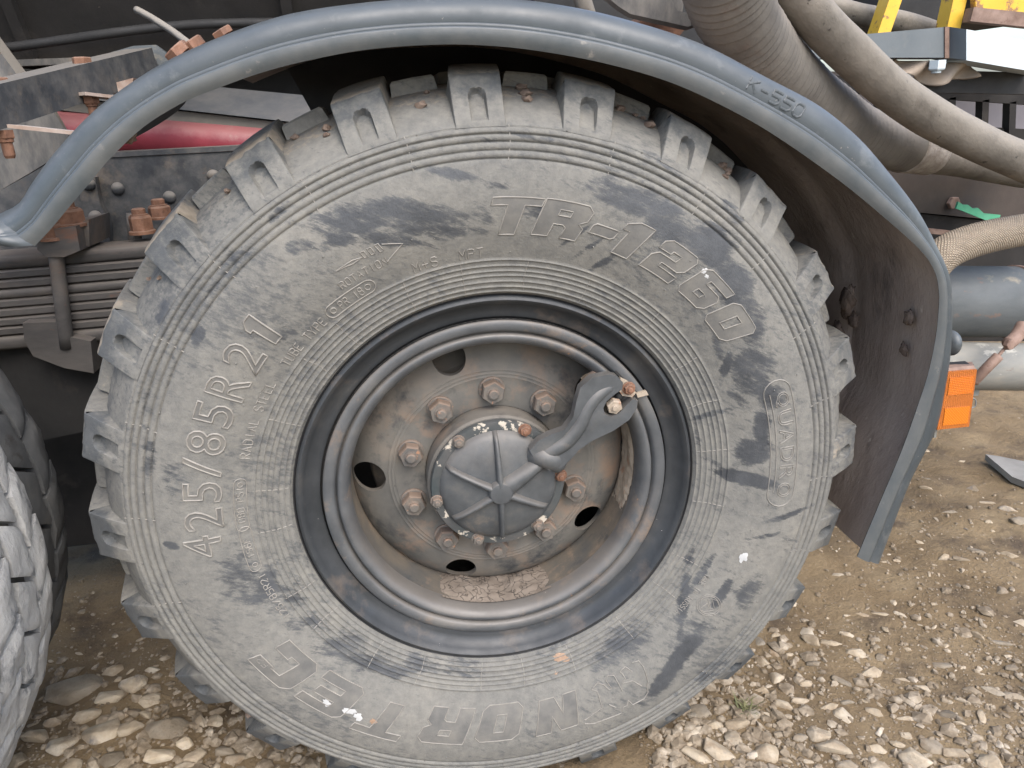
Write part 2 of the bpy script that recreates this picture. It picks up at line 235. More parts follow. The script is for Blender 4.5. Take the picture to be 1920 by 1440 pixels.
def braid_material():
    m = bpy.data.materials.new('braid'); m.use_nodes = True; MATS['braid'] = m; nt = m.node_tree; N = nt.nodes; L = nt.links; B = N['Principled BSDF']
    u = N.new('ShaderNodeUVMap'); outs = []
    for s in (1, -1):
        mp = N.new('ShaderNodeMapping'); mp.inputs['Rotation'].default_value = (0, 0, s*PI/4); L.new(u.outputs[0], mp.inputs[0])
        w = N.new('ShaderNodeTexWave'); w.inputs['Scale'].default_value = 5.0; w.inputs['Distortion'].default_value = 0.6; w.inputs['Detail Scale'].default_value = 3; L.new(mp.outputs[0], w.inputs['Vector']); outs.append(w.outputs['Fac'])
    mx = N.new('ShaderNodeMath'); mx.operation = 'MULTIPLY'; L.new(outs[0], mx.inputs[0]); L.new(outs[1], mx.inputs[1])
    n = N.new('ShaderNodeTexNoise'); n.inputs['Scale'].default_value = 14; ad = N.new('ShaderNodeMath'); ad.operation = 'MULTIPLY_ADD'; L.new(n.outputs['Fac'], ad.inputs[0]); ad.inputs[1].default_value = 0.5; L.new(mx.outputs[0], ad.inputs[2])
    r = N.new('ShaderNodeValToRGB'); r.color_ramp.elements[0].position = 0.15; r.color_ramp.elements[0].color = c4((0.16, 0.125, 0.085)); r.color_ramp.elements[1].position = 0.9; r.color_ramp.elements[1].color = c4((0.42, 0.345, 0.25))
    L.new(ad.outputs[0], r.inputs[0]); L.new(r.outputs[0], B.inputs['Base Color']); B.inputs['Roughness'].default_value = 0.7
    b = N.new('ShaderNodeBump'); b.inputs['Strength'].default_value = 1.0; b.inputs['Distance'].default_value = 0.003; L.new(mx.outputs[0], b.inputs['Height']); L.new(b.outputs[0], B.inputs['Normal'])
braid_material()

def ground_material():
    m = pm('soil', [(0.28, (0.125, 0.087, 0.046)), (0.5, (0.215, 0.155, 0.086)), (0.72, (0.30, 0.228, 0.132))], 4.0, detail=12, rough=(0.85, 1.0), patches=[((0.105, 0.076, 0.048), 6, 0.53, 0.14), ((0.34, 0.285, 0.215), 34, 0.63, 0.06), ((0.075, 0.055, 0.04), 46, 0.67, 0.05)], bump=1.0, bscale=45, dist=0.012)
ground_material()

# ------------------------------------------------------------------ object helpers
WL = {}
def tag(o, label=None, cat=None, group=None, kind=None):
    if label: o['label'] = label
    if cat: o['category'] = cat
    if group: o['group'] = group
    if kind: o['kind'] = kind
    return o
def thing(name, label, cat, loc, group=None):
    o = bpy.data.objects.new(name, None); COL.objects.link(o); o.location = loc; o.empty_display_size = 0.05; WL[o] = Vector(loc)
    return tag(o, label, cat, group)
def place(o, parent, loc):
    COL.objects.link(o); WL[o] = Vector(loc)
    if parent is not None:
        o.parent = parent; o.location = Vector(loc) - WL[parent]
    else: o.location = loc
    return o
def mesh_obj(name, V, F, mat, parent=None, smooth=True, mats=None, fm=None, origin=None, uv=None):
    V = np.array([tuple(v) for v in V] if not isinstance(V, np.ndarray) else V, dtype=float)
    if origin is None: origin = (V.min(0)+V.max(0))/2
    origin = np.array(origin, float)
    me = bpy.data.meshes.new(name); me.from_pydata((V-origin).tolist(), [], [tuple(f) for f in F]); me.validate()
    for mm in (mats or [mat]): me.materials.append(MATS[mm])
    if fm is not None: me.polygons.foreach_set('material_index', np.array(fm, np.int32))
    me.polygons.foreach_set('use_smooth', np.full(len(me.polygons), bool(smooth)))
    me.update()
    o = bpy.data.objects.new(name, me); place(o, parent, Vector(origin)); return o
def bm_obj(name, bm, mat, parent=None, smooth=False, bevel=0, seg=2, sharp=None):
    me = bpy.data.meshes.new(name)
    if bevel: bmesh.ops.bevel(bm, geom=[e for e in bm.edges if len(e.link_faces) == 2 and e.calc_face_angle(0) > 0.5], offset=bevel, segments=seg, profile=0.6, affect='EDGES', clamp_overlap=True)
    bmesh.ops.recalc_face_normals(bm, faces=bm.faces)
    V = np.array([v.co[:] for v in bm.verts]); og = (V.min(0)+V.max(0))/2
    for v in bm.verts: v.co -= Vector(og)
    bm.to_mesh(me); bm.free(); me.materials.append(MATS[mat])
    if smooth or bevel:
        me.polygons.foreach_set('use_smooth', np.ones(len(me.polygons), bool))
        if sharp is None: sharp = 0.7
        me.set_sharp_from_angle(angle=sharp)
    o = bpy.data.objects.new(name, me); place(o, parent, Vector(og)); return o
def copy_obj(src, parent, loc, rot=None, name=None):
    o = src.copy(); 
    if name: o.name = name
    place(o, parent, loc)
    if rot is not None: o.rotation_euler = rot
    return o
def frame(a, b, up=Vector((0, 0, 1))):
    d = (b-a).normalized()
    if abs(d.dot(up)) > 0.98: up = Vector((0, 1, 0))
    s = d.cross(up).normalized(); u = s.cross(d).normalized()
    return d, s, u
def bar_bm(a, b, w, h, up=Vector((0, 0, 1)), bm=None, w2=None, h2=None):
    a, b = Vector(a), Vector(b); d, s, u = frame(a, b, Vector(up)); bm = bm or bmesh.new()
    w2 = w2 or w; h2 = h2 or h; vs = []
    for p, ww, hh in ((a, w, h), (b, w2, h2)):
        for i, j in ((-1, -1), (1, -1), (1, 1), (-1, 1)): vs.append(bm.verts.new(p + s*(i*ww/2) + u*(j*hh/2)))
    for f in ((0, 1, 2, 3), (7, 6, 5, 4), (0, 4, 5, 1), (1, 5, 6, 2), (2, 6, 7, 3), (3, 7, 4, 0)): bm.faces.new([vs[i] for i in f])
    return bm
def bar(name, a, b, w, h, mat, parent=None, bevel=0.003, **k):
    return bm_obj(name, bar_bm(a, b, w, h, **k), mat, parent, bevel=bevel)
def prism(name, pts, depth, mat, parent=None, bevel=0.002, seg=2, smooth=False):
    bm = bmesh.new(); a = [bm.verts.new(Vector(p)) for p in pts]; b = [bm.verts.new(Vector(p)+Vector(depth)) for p in pts]; n = len(a)
    bm.faces.new(a); bm.faces.new(b[::-1])
    for i in range(n): bm.faces.new((a[i], b[i], b[(i+1) % n], a[(i+1) % n]))
    return bm_obj(name, bm, mat, parent, bevel=bevel, seg=seg)
def spline(pts, n):
    P_ = np.array([tuple(p) for p in pts], float); k = len(P_)
    d = np.r_[0, np.cumsum(np.linalg.norm(np.diff(P_, axis=0), axis=1))]; t = np.linspace(0, d[-1], n)
    m = np.zeros_like(P_); m[1:-1] = (P_[2:]-P_[:-2])/(d[2:]-d[:-2])[:, None]; m[0] = (P_[1]-P_[0])/(d[1]-d[0]); m[-1] = (P_[-1]-P_[-2])/(d[-1]-d[-2])
    i = np.clip(np.searchsorted(d, t, side='right')-1, 0, k-2); h = (d[i+1]-d[i]); u = ((t-d[i])/h)[:, None]; h = h[:, None]
    return (2*u**3-3*u**2+1)*P_[i] + (u**3-2*u**2+u)*h*m[i] + (-2*u**3+3*u**2)*P_[i+1] + (u**3-u**2)*h*m[i+1]
def tube(name, path, rad, mat, parent=None, seg=20, n=None, uvs=False, wob=0.0, caps=True, radf=None):
    P_ = spline(path, n or 40) if len(path) > 2 else np.array([tuple(Vector(path[0]).lerp(Vector(path[1]), i/((n or 8)-1))) for i in range(n or 8)])
    k = len(P_); V = []; F = []; T = np.gradient(P_, axis=0); T /= np.linalg.norm(T, axis=1)[:, None]
    up = np.array([0.05, 0.1, 1.0]); acc = 0
    if abs(T[0] @ (up/np.linalg.norm(up))) > 0.95: up = np.array([0.0, 1.0, 0.1])
    R0 = rad if hasattr(rad, '__len__') else (rad, rad)
    for i in range(k):
        s = np.cross(T[i], up); s /= np.linalg.norm(s); u = np.cross(s, T[i]); f = i/(k-1); r = R0[0]*(1-f)+R0[1]*f
        if radf: r *= radf(f)
        for j in range(seg):
            a = 2*PI*j/seg; w = 1.0
            if wob: w = 1 + wob*mnoise.noise(Vector(P_[i]*9) + Vector((math.cos(a), math.sin(a), 0))*0.7)
            V.append(P_[i] + (s*math.cos(a)+u*math.sin(a))*r*w)
    for i in range(k-1):
        for j in range(seg): F.append((i*seg+j, i*seg+(j+1) % seg, (i+1)*seg+(j+1) % seg, (i+1)*seg+j))
    if caps: F.append(tuple(range(seg))[::-1]); F.append(tuple((k-1)*seg+j for j in range(seg)))
    o = mesh_obj(name, np.array(V), F, mat, parent)
    if uvs:
        uv = o.data.uv_layers.new(name='UVMap'); ln = np.linalg.norm(np.diff(P_, axis=0), axis=1).sum(); rep = ln/(2*PI*R0[0])
        for p in o.data.polygons:
            for li in p.loop_indices:
                vi = o.data.loops[li].vertex_index; i, j = divmod(vi, seg); vv = j/seg
                if j == 0 and max((o.data.loops[q].vertex_index % seg) for q in p.loop_indices) == seg-1: vv = 1.0
                uv.data[li].uv = (i/(k-1)*rep*3, vv*3)
    return o
def lathe(name, prof, mat, parent=None, seg=96, center=(0, 0, H), closed=False, a0=0, a1=2*PI, smooth=True, sharp=0.6):
    """prof: list of (radius, y) turned about the axle (the Y direction)"""
    n = len(prof); V = []; full = abs(a1-a0-2*PI) < 1e-6; m = seg if full else seg+1
    for i in range(m):
        a = a0 + (a1-a0)*i/seg
        for r, y in prof: V.append((center[0]+r*math.cos(a), center[1]+y, center[2]+r*math.sin(a)))
    F = []
    for i in range(seg):
        i2 = (i+1) % m
        for j in range(n-1): F.append((i*n+j, i*n+j+1, i2*n+j+1, i2*n+j))
    o = mesh_obj(name, np.array(V), F, mat, parent, smooth=True)
    o.data.set_sharp_from_angle(angle=sharp); return o
def hexnut_mesh(name, R, h, chamf=0.12, hole=0.0, stud=0.0, studh=0.0, washer=0.0):
    """nut standing on y=0 and rising towards -Y"""
    bm = bmesh.new()
    def ring(r, y, n, off=0): return [bm.verts.new((r*math.cos(2*PI*i/n+off), y, r*math.sin(2*PI*i/n+off))) for i in range(n)]
    b = ring(R, 0.0, 6); t = ring(R, -h*0.86, 6); c = ring(R*(1-chamf), -h, 6)
    for x, y in ((b, t), (t, c)):
        for i in range(6): bm.faces.new((x[i], x[(i+1) % 6], y[(i+1) % 6], y[i]))
    bm.faces.new(c)
    if washer:
        w1 = ring(washer, 0.0, 20); w2 = ring(washer, -h*0.16, 20); w3 = ring(washer*0.9, -h*0.2, 20)
        for x, y in ((w1, w2), (w2, w3)):
            for i in range(20): bm.faces.new((x[i], x[(i+1) % 20], y[(i+1) % 20], y[i]))
        bm.faces.new(w3)
    if stud:
        s1 = ring(stud*1.3, -h*1.002, 16); s15 = ring(stud*1.3, -h-studh*0.15, 16); s2 = ring(stud, -h-studh*0.2, 16); s3 = ring(stud, -h-studh*0.85, 16); s4 = ring(stud*0.75, -h-studh, 16)
        for x, y in ((s1, s15), (s15, s2), (s2, s3), (s3, s4)):
            for i in range(16): bm.faces.new((x[i], x[(i+1) % 16], y[(i+1) % 16], y[i]))
        bm.faces.new(s4)
    bmesh.ops.recalc_face_normals(bm, faces=bm.faces)
    me = bpy.data.meshes.new(name); bm.to_mesh(me); bm.free(); return me
def from_mesh(name, me, mat, parent, loc, rot=(0, 0, 0)):
    if not me.materials: me.materials.append(MATS[mat])
    o = bpy.data.objects.new(name, me); place(o, parent, Vector(loc)); o.rotation_euler = rot; return o
def set_attr(o, name, vals):
    a = o.data.attributes.new(name, 'FLOAT', 'POINT'); a.data.foreach_set('value', np.asarray(vals, np.float32))

# ================================================================== GROUND (the stones on it come last)
def build_ground():
    # one sheet: fine cells near the wheel, coarse out to the horizon
    xs = np.unique(np.concatenate([np.linspace(-60, -3, 16), np.linspace(-3, -1.3, 18), np.arange(-1.3, 2.6, 0.02), np.linspace(2.6, 5, 20), np.linspace(5, 60, 16)]).round(4))
    ys = np.unique(np.concatenate([np.linspace(-40, -2, 12), np.linspace(-2, -0.7, 14), np.arange(-0.7, 2.2, 0.02), np.linspace(2.2, 5, 20), np.linspace(5, 80, 18)]).round(4))
    nx, ny = len(xs), len(ys); V = np.zeros((nx*ny, 3)); k = 0
    for y in ys:
        for x in xs:
            z = 0.0
            if -2 < x < 4 and -2 < y < 4:
                z = 0.020*mnoise.noise(Vector((x*1.7, y*1.7, 0))) + 0.010*mnoise.noise(Vector((x*6, y*6, 3))) + 0.006*mnoise.noise(Vector((x*17, y*17, 5)))
                d = math.hypot(x, (y-0.17)*0.9); w = min(1, max(0, (d-0.25)/0.3)); z = z*w - 0.002*(1-w)
            V[k] = (x, y, z); k += 1
    F = [(j*nx+i, j*nx+i+1, (j+1)*nx+i+1, (j+1)*nx+i) for j in range(ny-1) for i in range(nx-1)]
    o = mesh_obj('ground', V, F, 'soil', origin=(0, 0, 0)); tag(o, 'brown stony soil under and beside the truck', None, kind='structure')
    return o
ground = build_ground()
def gz(x, y):
    z = 0.020*mnoise.noise(Vector((x*1.7, y*1.7, 0))) + 0.010*mnoise.noise(Vector((x*6, y*6, 3))) + 0.006*mnoise.noise(Vector((x*17, y*17, 5)))
    d = math.hypot(x, (y-0.17)*0.9); w = min(1, max(0, (d-0.25)/0.3)); return z*w - 0.002*(1-w)

# ================================================================== THE WHEEL
wheel = thing('lugged_truck_wheel', 'large dusty lugged truck wheel standing under the blue-grey mudguard', 'wheel', (0, 0.17, 0.0))
PR = np.array([(.309, .020), (.3105, .010), (.3135, .001), (.320, -.0045), (.335, -.0095), (.350, -.0135), (.367, -.0185), (.385, -.0255), (.405, -.0325), (.425, -.0375), (.447, -.0405), (.47, -.0408), (.487, -.0390),
               (.502, -.0362), (.52, -.0318), (.5405, -.0272), (.549, -.0185), (.558, -.0065), (.569, .0085), (.580, .028), (.589, .054), (.595, .09), (.599, .13), (.600, .17)])
def hermite(xk, yk, x):
    m = np.zeros(len(xk)); d = np.diff(yk)/np.diff(xk); m[1:-1] = (d[1:]+d[:-1])/2; m[0] = d[0]; m[-1] = d[-1]
    i = np.clip(np.searchsorted(xk, x, side='right')-1, 0, len(xk)-2); h = xk[i+1]-xk[i]; t = (x-xk[i])/h
    return (2*t**3-3*t**2+1)*yk[i] + (t**3-2*t**2+t)*h*m[i] + (-2*t**3+3*t**2)*yk[i+1] + (t**3-t**2)*h*m[i+1]
def Yp(r): return hermite(PR[:, 0], PR[:, 1], np.asarray(r, float))
def dYp(r): return (Yp(np.asarray(r)+.001)-Yp(np.asarray(r)-.001))/.002
def tp(px, py, y0=-0.035):
    """photo pixel -> (angle, radius) on the tyre side"""
    y = y0
    for _ in range(6):
        p = W(px, py, y); r = math.hypot(p.x, p.z-H); y = float(Yp(min(max(r, .31), .6)))
    return math.atan2(p.z-H, p.x), r
def surf(phi, r, h):
    dy = dYp(r); n = np.sqrt(1+dy*dy); rr = r + h*dy/n; yy = Yp(r) - h/n
    return np.stack([rr*np.cos(phi), yy, H + rr*np.sin(phi)], -1)

# ---- where the dust has been rubbed off: (px, py, half length, half width, angle, strength)
SC = [(690, 405, 120, 34, -8, .62), (800, 420, 95, 36, -5, .66), (735, 450, 80, 18, 5, .6), (640, 440, 45, 20, -20, .5), (560, 462, 40, 18, -10, .42), (600, 500, 35, 12, -20, .35), (840, 325, 70, 12, 12, .5), (920, 345, 60, 10, 8, .4),
      (895, 415, 45, 34, 0, .45), (1010, 400, 60, 30, 5, .4), (1180, 372, 80, 34, 22, .62), (1120, 350, 50, 14, 15, .45), (1245, 420, 50, 46, 30, .62), (1330, 465, 55, 42, 40, .66), (1370, 530, 45, 40, 50, .6), (1300, 500, 30, 30, 0, .45), (1410, 600, 34, 50, 0, .55),
      (1410, 690, 46, 54, 0, .6), (1440, 740, 38, 26, 20, .62), (1365, 690, 9, 40, 12, .66), (1350, 655, 9, 30, -20, .5), (1385, 750, 28, 9, 30, .6), (1412, 850, 34, 24, -15, .75), (1428, 800, 14, 44, 8, .62), (1345, 785, 55, 7, -22, .6), (1322, 835, 9, 26, -8, .62), (1400, 900, 62, 12, 6, .8), (1345, 878, 30, 8, 25, .6),
      (1470, 965, 75, 6, -18, .55), (1440, 1000, 60, 5, -14, .45), (1100, 470, 60, 7, -38, .66), (1155, 478, 75, 8, -36, .66), (1075, 445, 40, 5, -38, .6), (1190, 430, 50, 5, -34, .5), (372, 628, 12, 20, 20, .68), (398, 548, 14, 42, 30, .5), (430, 500, 20, 40, 40, .5), (455, 480, 16, 30, 45, .45), (300, 585, 16, 30, 25, .5),
      (320, 690, 14, 40, 15, .36), (280, 850, 16, 50, 5, .42), (275, 760, 14, 40, 8, .36), (330, 905, 30, 60, 0, .33), (470, 1085, 70, 60, 40, .38), (560, 1170, 90, 40, 40, .38), (680, 1245, 110, 34, 22, .4), (840, 1268, 120, 22, 5, .36), (560, 1060, 40, 90, 30, .3), (1020, 1250, 90, 30, -10, .36),
      (1180, 1215, 70, 40, -35, .42), (1262, 1245, 95, 15, -52, .75), (1288, 1130, 10, 70, 12, .6), (1355, 1108, 60, 9, -58, .62), (1320, 1085, 60, 8, -55, .55), (1300, 1170, 45, 7, 8, .5), (1400, 1110, 50, 24, -55, .45), (1330, 1260, 50, 20, -45, .42), (1480, 1010, 40, 24, -70, .36), (325, 1020, 18, 7, 15, .8),
      (540, 250, 30, 10, -30, .3), (1240, 300, 50, 12, 30, .36), (1380, 400, 40, 14, 45, .4), (1530, 730, 14, 60, 0, .34), (540, 640, 24, 30, 0, .3), (900, 260, 90, 8, 2, .3), (1020, 262, 80, 8, 8, .3), (660, 330, 60, 8, -25, .33), (520, 400, 40, 10, -42, .4)]
SCW = []
for (px, py, a, b, ang, st) in SC:
    an = math.radians(ang); c = W(px, py, -.035); u = W(px+a*math.cos(an), py+a*math.sin(an), -.035)-c; v = W(px-b*math.sin(an), py+b*math.cos(an), -.035)-c
    A = np.linalg.inv(np.array([[u.x, v.x], [u.z, v.z]])); SCW.append((c.x, c.z, A, st))
def scuff(V):
    m = np.zeros(len(V))
    for cx, cz, A, st in SCW:
        q = np.stack([V[:, 0]-cx, V[:, 2]-cz], 0); e = A @ q; d = np.hypot(e[0], e[1]); m = np.maximum(m, st*1.12*np.clip(1.5-d, 0, 1))
    m[V[:, 1] > 0.05] = 0
    return m

# ---- carcass with its moulded rings
RING_OUT = (.5405, .5312, .5217, .5112, .5010)
RING_IN = (.3655, .3570, .3490, .3420, .3335, .3255, .3185)
def build_carcass():
    rs = set(np.arange(.3105, .600, .0035).round(5).tolist()) | {.309, .600}
    for r in RING_OUT: rs -= {q for q in rs if abs(q-r) < .0024}; rs |= {r-.002, r-.0009, r, r+.0009, r+.002}
    for r in RING_IN: rs -= {q for q in rs if abs(q-r) < .0022}; rs |= {r-.0018, r-.0009, r, r+.0009, r+.0018}
    rs = np.array(sorted(rs)); hh = np.zeros(len(rs))
    for r in RING_OUT: hh -= .0026*np.clip(1-np.abs(rs-r)/.0014, 0, 1)
    for a, b in zip(RING_OUT[1:], RING_OUT[:-1]):                       # soft convex bands between the rings
        t = np.clip((rs-a)/(b-a), 0, 1); hh += .0022*np.sin(PI*t)*((rs > a) & (rs < b))
    for r in RING_IN: hh += .0020*np.clip(1-np.abs(rs-r)/.0015, 0, 1)
    dy = dYp(rs); n = np.sqrt(1+dy*dy); R_ = rs + hh*dy/n; Y_ = Yp(rs) - hh/n
    back = [(.599, .21), (.595, .25), (.589, .286), (.580, .312), (.56, .345), (.54, .367), (.50, .376), (.46, .381), (.40, .372), (.35, .355), (.31, .335)]
    R_ = np.r_[R_, [b[0] for b in back]]; Y_ = np.r_[Y_, [b[1] for b in back]]; n = len(R_); seg = 1080
    ph = np.arange(seg)*2*PI/seg; V = np.stack([np.outer(np.cos(ph), R_), np.tile(Y_, (seg, 1)), H+np.outer(np.sin(ph), R_)], -1).reshape(-1, 3)
    V[:, 2] = np.maximum(V[:, 2], .004)
    i = np.arange(seg)[:, None]*n; i2 = ((np.arange(seg)+1) % seg)[:, None]*n; j = np.arange(n-1)[None]
    F = np.stack([i+j, i2+j, i2+j+1, i+j+1], -1).reshape(-1, 4)
    o = mesh_obj('tyre', V, F.tolist(), 'tyre_rubber', wheel)
    set_attr(o, 'scuff', scuff(V))
    rad = np.hypot(V[:, 0], V[:, 2]-H); a = np.degrees(np.arctan2(V[:, 2]-H, V[:, 0])) % 360
    lo = np.exp(-((a-215)/70)**2)
    set_attr(o, 'shine', np.clip((rad-.545)/.04, 0, 1)*(.15+.5*lo)*(V[:, 1] < .1))
    rgd = np.zeros(len(V))
    for r_ in RING_IN: rgd = np.maximum(rgd, .40*np.clip(1-np.abs(rad-r_)/.0013, 0, 1)*(V[:, 1] < .02))
    set_attr(o, 'caked', rgd + np.clip((rad-.560)/.02, 0, 1)*(.22+.30*np.exp(-((a-95)/55)**2)))
    return o
tyre = build_carcass()

# ---- tread lugs (24 round each shoulder, 15 degrees apart), each a block with a slot in its face
LP = [(.5400, -.0268), (.544, -.0262), (.548, -.0246), (.552, -.0222), (.556, -.0196), (.560, -.0168), (.564, -.0140), (.567, -.0119), (.570, -.0098), (.573, -.0077), (.576, -.0056), (.5785, -.00385), (.5805, -.00245), (.582, -.0014), (.5835, -.00035), (.5848, .00056), (.586, .0014), (.5872, .0022), (.5882, .0029), (.5892, .0036), (.5905, .0046),
      (.593, .0062), (.596, .0083), (.599, .0103), (.602, .0123), (.6045, .0140), (.6062, .0158), (.6078, .0190), (.6100, .0280), (.6130, .0450), (.6165, .0650), (.6200, .0900), (.6225, .1150), (.6240, .1300)]
LP = np.array(LP)
def lug_mesh(phi, w0=.074, w1=.071, seed=0, mirror=False):
    hw = np.array([-.5, -.487, -.46, -.42, -.38, -.34, -.30, -.26, -.225, -.195, -.175, -.163, -.15, -.12, -.08, -.04, 0, .04, .08, .12, .15, .163, .175, .195, .225, .26, .30, .34, .38, .42, .46, .487, .5])
    nr, ns = len(LP), len(hw); T = np.gradient(LP, axis=0); T /= np.linalg.norm(T, axis=1)[:, None]; Nn = np.stack([T[:, 1], -T[:, 0]], 1)
    S_ = np.zeros((nr, ns)); R_ = np.zeros((nr, ns)); Y_ = np.zeros((nr, ns)); B = []
    for i, (r, y) in enumerate(LP):
        w = w0 + (w1-w0)*min(1, (r-.54)/.066)
        for j, f in enumerate(hw):
            s = f*w; h = 0.0
            d = abs(s)-.0118 if r < .577 else math.hypot(s, r-.577)-.0118
            if r > .550 and r < .592: h -= .0115*min(1, max(0, (r-.5475)/.036))**.55*min(1, max(0, .5-d/.0014))
            if abs(f) > .486: h -= .0022 if abs(f) == .5 else .0004
            ed = max(0, 1-abs(r-.6068)/.004)*(1 if abs(f) < .44 else 0); h -= ed*.0048*abs(mnoise.noise(Vector((s*60+seed*7, seed*3.1, r*40))))     # worn outer edge
            h += .0012*mnoise.noise(Vector((s*25, r*25+seed*5, y*25)))
            S_[i, j] = s + .10*max(0, y-.016); R_[i, j] = r + Nn[i, 0]*h; Y_[i, j] = y + Nn[i, 1]*h
    V = []; rr = lambda s, r, y: (r*math.cos(phi-s/.6), y if not mirror else .34-y, H + r*math.sin(phi-s/.6))
    for i in range(nr):
        for j in range(ns): V.append(rr(S_[i, j], R_[i, j], Y_[i, j]))
    F = [(i*ns+j, i*ns+j+1, (i+1)*ns+j+1, (i+1)*ns+j) for i in range(nr-1) for j in range(ns-1)]
    loop = [(i, 0) for i in range(nr)] + [(nr-1, j) for j in range(1, ns)] + [(i, ns-1) for i in range(nr-2, -1, -1)]
    base = len(V)
    for (i, j) in loop:
        sg = -1 if j == 0 else (1 if j == ns-1 else 0); dp = .004 + .034*min(1, (LP[i, 0]-.54)/.03)
        V.append(rr(S_[i, j]+sg*.005*min(1, (LP[i, 0]-.54)/.03), R_[i, j]-Nn[i, 0]*dp-.0, Y_[i, j]-Nn[i, 1]*dp + (.012 if i == nr-1 else 0)))
    for k in range(len(loop)-1):
        a = loop[k][0]*ns+loop[k][1]; b = loop[k+1][0]*ns+loop[k+1][1]; F.append((b, a, base+k, base+k+1))
    V = np.array(V); V[:, 2] = np.maximum(V[:, 2], .002); return V, F
for k in range(24):
    phi = math.radians(90.2 + 15*k); deg = (90.2+15*k) % 360
    V, F = lug_mesh(phi, w0=.074*random.uniform(.96, 1.05), w1=.071*random.uniform(.95, 1.03), seed=k); o = mesh_obj('tread_lug', V, F, 'tyre_rubber', tyre); o.data.set_sharp_from_angle(angle=0.75)
    rad = np.hypot(V[:, 0], V[:, 2]-H); fr = V[:, 1] < .0175
    lo = math.exp(-((deg-205)/75)**2)+.7*math.exp(-((deg-325)/45)**2); tl = math.exp(-((deg-138)/26)**2)
    set_attr(o, 'scuff', scuff(V)*.5)
    set_attr(o, 'shine', np.clip((rad-.55)/.035, 0, 1)*(.52+.40*min(1, lo))*np.where(fr, 1, .35))
    edge = np.exp(-((rad-.6085)/.0045)**2)
    blot = np.array([mnoise.noise(Vector((v[0]*22, v[1]*22, v[2]*22+k))) for v in V])
    set_attr(o, 'caked', edge*(.16+.42*tl) + np.where(fr, np.clip(blot-.15, 0, 1)*.8, .36 if 30 < deg < 150 else .15))
# centre blocks and the far shoulder
def block_mesh(phi, y0, y1, w, r0, r1):
    V = []; 
    for r, e in ((r0, .004), (r1-.003, 0), (r1, -.003)):
        for s, y in ((-1, y0), (0, y0), (1, y0), (1, y1), (0, y1), (-1, y1)):
            V.append((r*math.cos(phi-s*(w/2+e)/.6), y + (-e if y == y0 else e), H + r*math.sin(phi-s*(w/2+e)/.6)))
    F = [(0+a, (0+a+1) % 6, 6+(a+1) % 6, 6+a) for a in range(6)] + [(6+a, 6+(a+1) % 6, 12+(a+1) % 6, 12+a) for a in range(6)] + [(12, 13, 14, 15, 16, 17)]
    V = np.array(V); V[:, 2] = np.maximum(V[:, 2], .002); return V, F
for k in range(24):
    phi = math.radians(90.2+7.5+15*k)
    V, F = block_mesh(phi, .075, .165, .060, .585, .612); o = mesh_obj('centre_block', V, F, 'tyre_rubber', tyre, smooth=False); set_attr(o, 'caked', np.full(len(V), .3)); set_attr(o, 'shine', np.full(len(V), .2))
    V, F = block_mesh(phi+math.radians(7.5), .185, .325, .070, .570, .618); o = mesh_obj('tread_lug', V, F, 'tyre_rubber', tyre, smooth=False); set_attr(o, 'caked', np.full(len(V), .2)); set_attr(o, 'shine', np.full(len(V), .3))

# soil crumbs caught in the gaps between the lugs
def crumb(deg, r, y, sz, seed):
    bm = bmesh.new(); bmesh.ops.create_icosphere(bm, subdivisions=2, radius=1); a = math.radians(deg); c = Vector((r*math.cos(a), y, H+r*math.sin(a)))
    for v in bm.verts:
        d = 1+.6*mnoise.noise(v.co*1.9+Vector((seed, 0, 0))); v.co = c + Vector((v.co.x*1.2, v.co.y*1.4, v.co.z*.8))*d*sz
    bm_obj('soil_crumb', bm, 'mud_clod', tyre, smooth=True, sharp=.8)
for q in range(26):
    k = random.choice((0, 1, 2, 3, 4, -1, -2, -3, 8, 9)); crumb(97.7+15*k+random.uniform(-2.6, 2.6), *random.choice(((.583, .030), (.590, .052), (.575, .018))), random.uniform(.003, .0075), q*2.3)
# ---- raised lines, lettering and emblems on the side wall
def ridge(lines, w, h, name, mat='seam_dust', scf=True, plate=None):
    """lines: list of (points [(phi, r)], closed)"""
    V = []; F = []
    for pts, closed in lines:
        P_ = np.array(pts, float)
        if closed: P_ = np.vstack([P_, P_[:1]])
        Q = [P_[0]]
        for a, b in zip(P_[:-1], P_[1:]):
            ln = math.hypot((b[0]-a[0])*.43, b[1]-a[1]); m = max(1, int(ln/.006))
            for i in range(1, m+1): Q.append(a+(b-a)*i/m)
        Q = np.array(Q); X = np.stack([Q[:, 0]*Q[:, 1].mean(), Q[:, 1]], 1); k = len(X)
        T = np.gradient(X, axis=0); T /= (np.linalg.norm(T, axis=1)[:, None]+1e-9)
        if closed: t = X[1]-X[0] + X[-1]-X[-2]; t /= np.linalg.norm(t)+1e-9; T[0] = T[-1] = t
        Nl = np.stack([-T[:, 1], T[:, 0]], 1); b0 = len(V); rm = Q[:, 1].mean()
        for off, hh in ((-1, -.0003), (-.45, h*.8), (0, h), (.45, h*.8), (1, -.0003)):
            q = X + Nl*off*w/2; p = surf(q[:, 0]/rm, q[:, 1], hh); V.extend(p.tolist())
        for l in range(4):
            for i in range(k-1): F.append((b0+l*k+i, b0+l*k+i+1, b0+(l+1)*k+i+1, b0+(l+1)*k+i))
    V = np.array(V); o = mesh_obj(name, V, F, mat, tyre)
    if mat == 'tyre_rubber': set_attr(o, 'scuff', scuff(V)*.8)
    return o
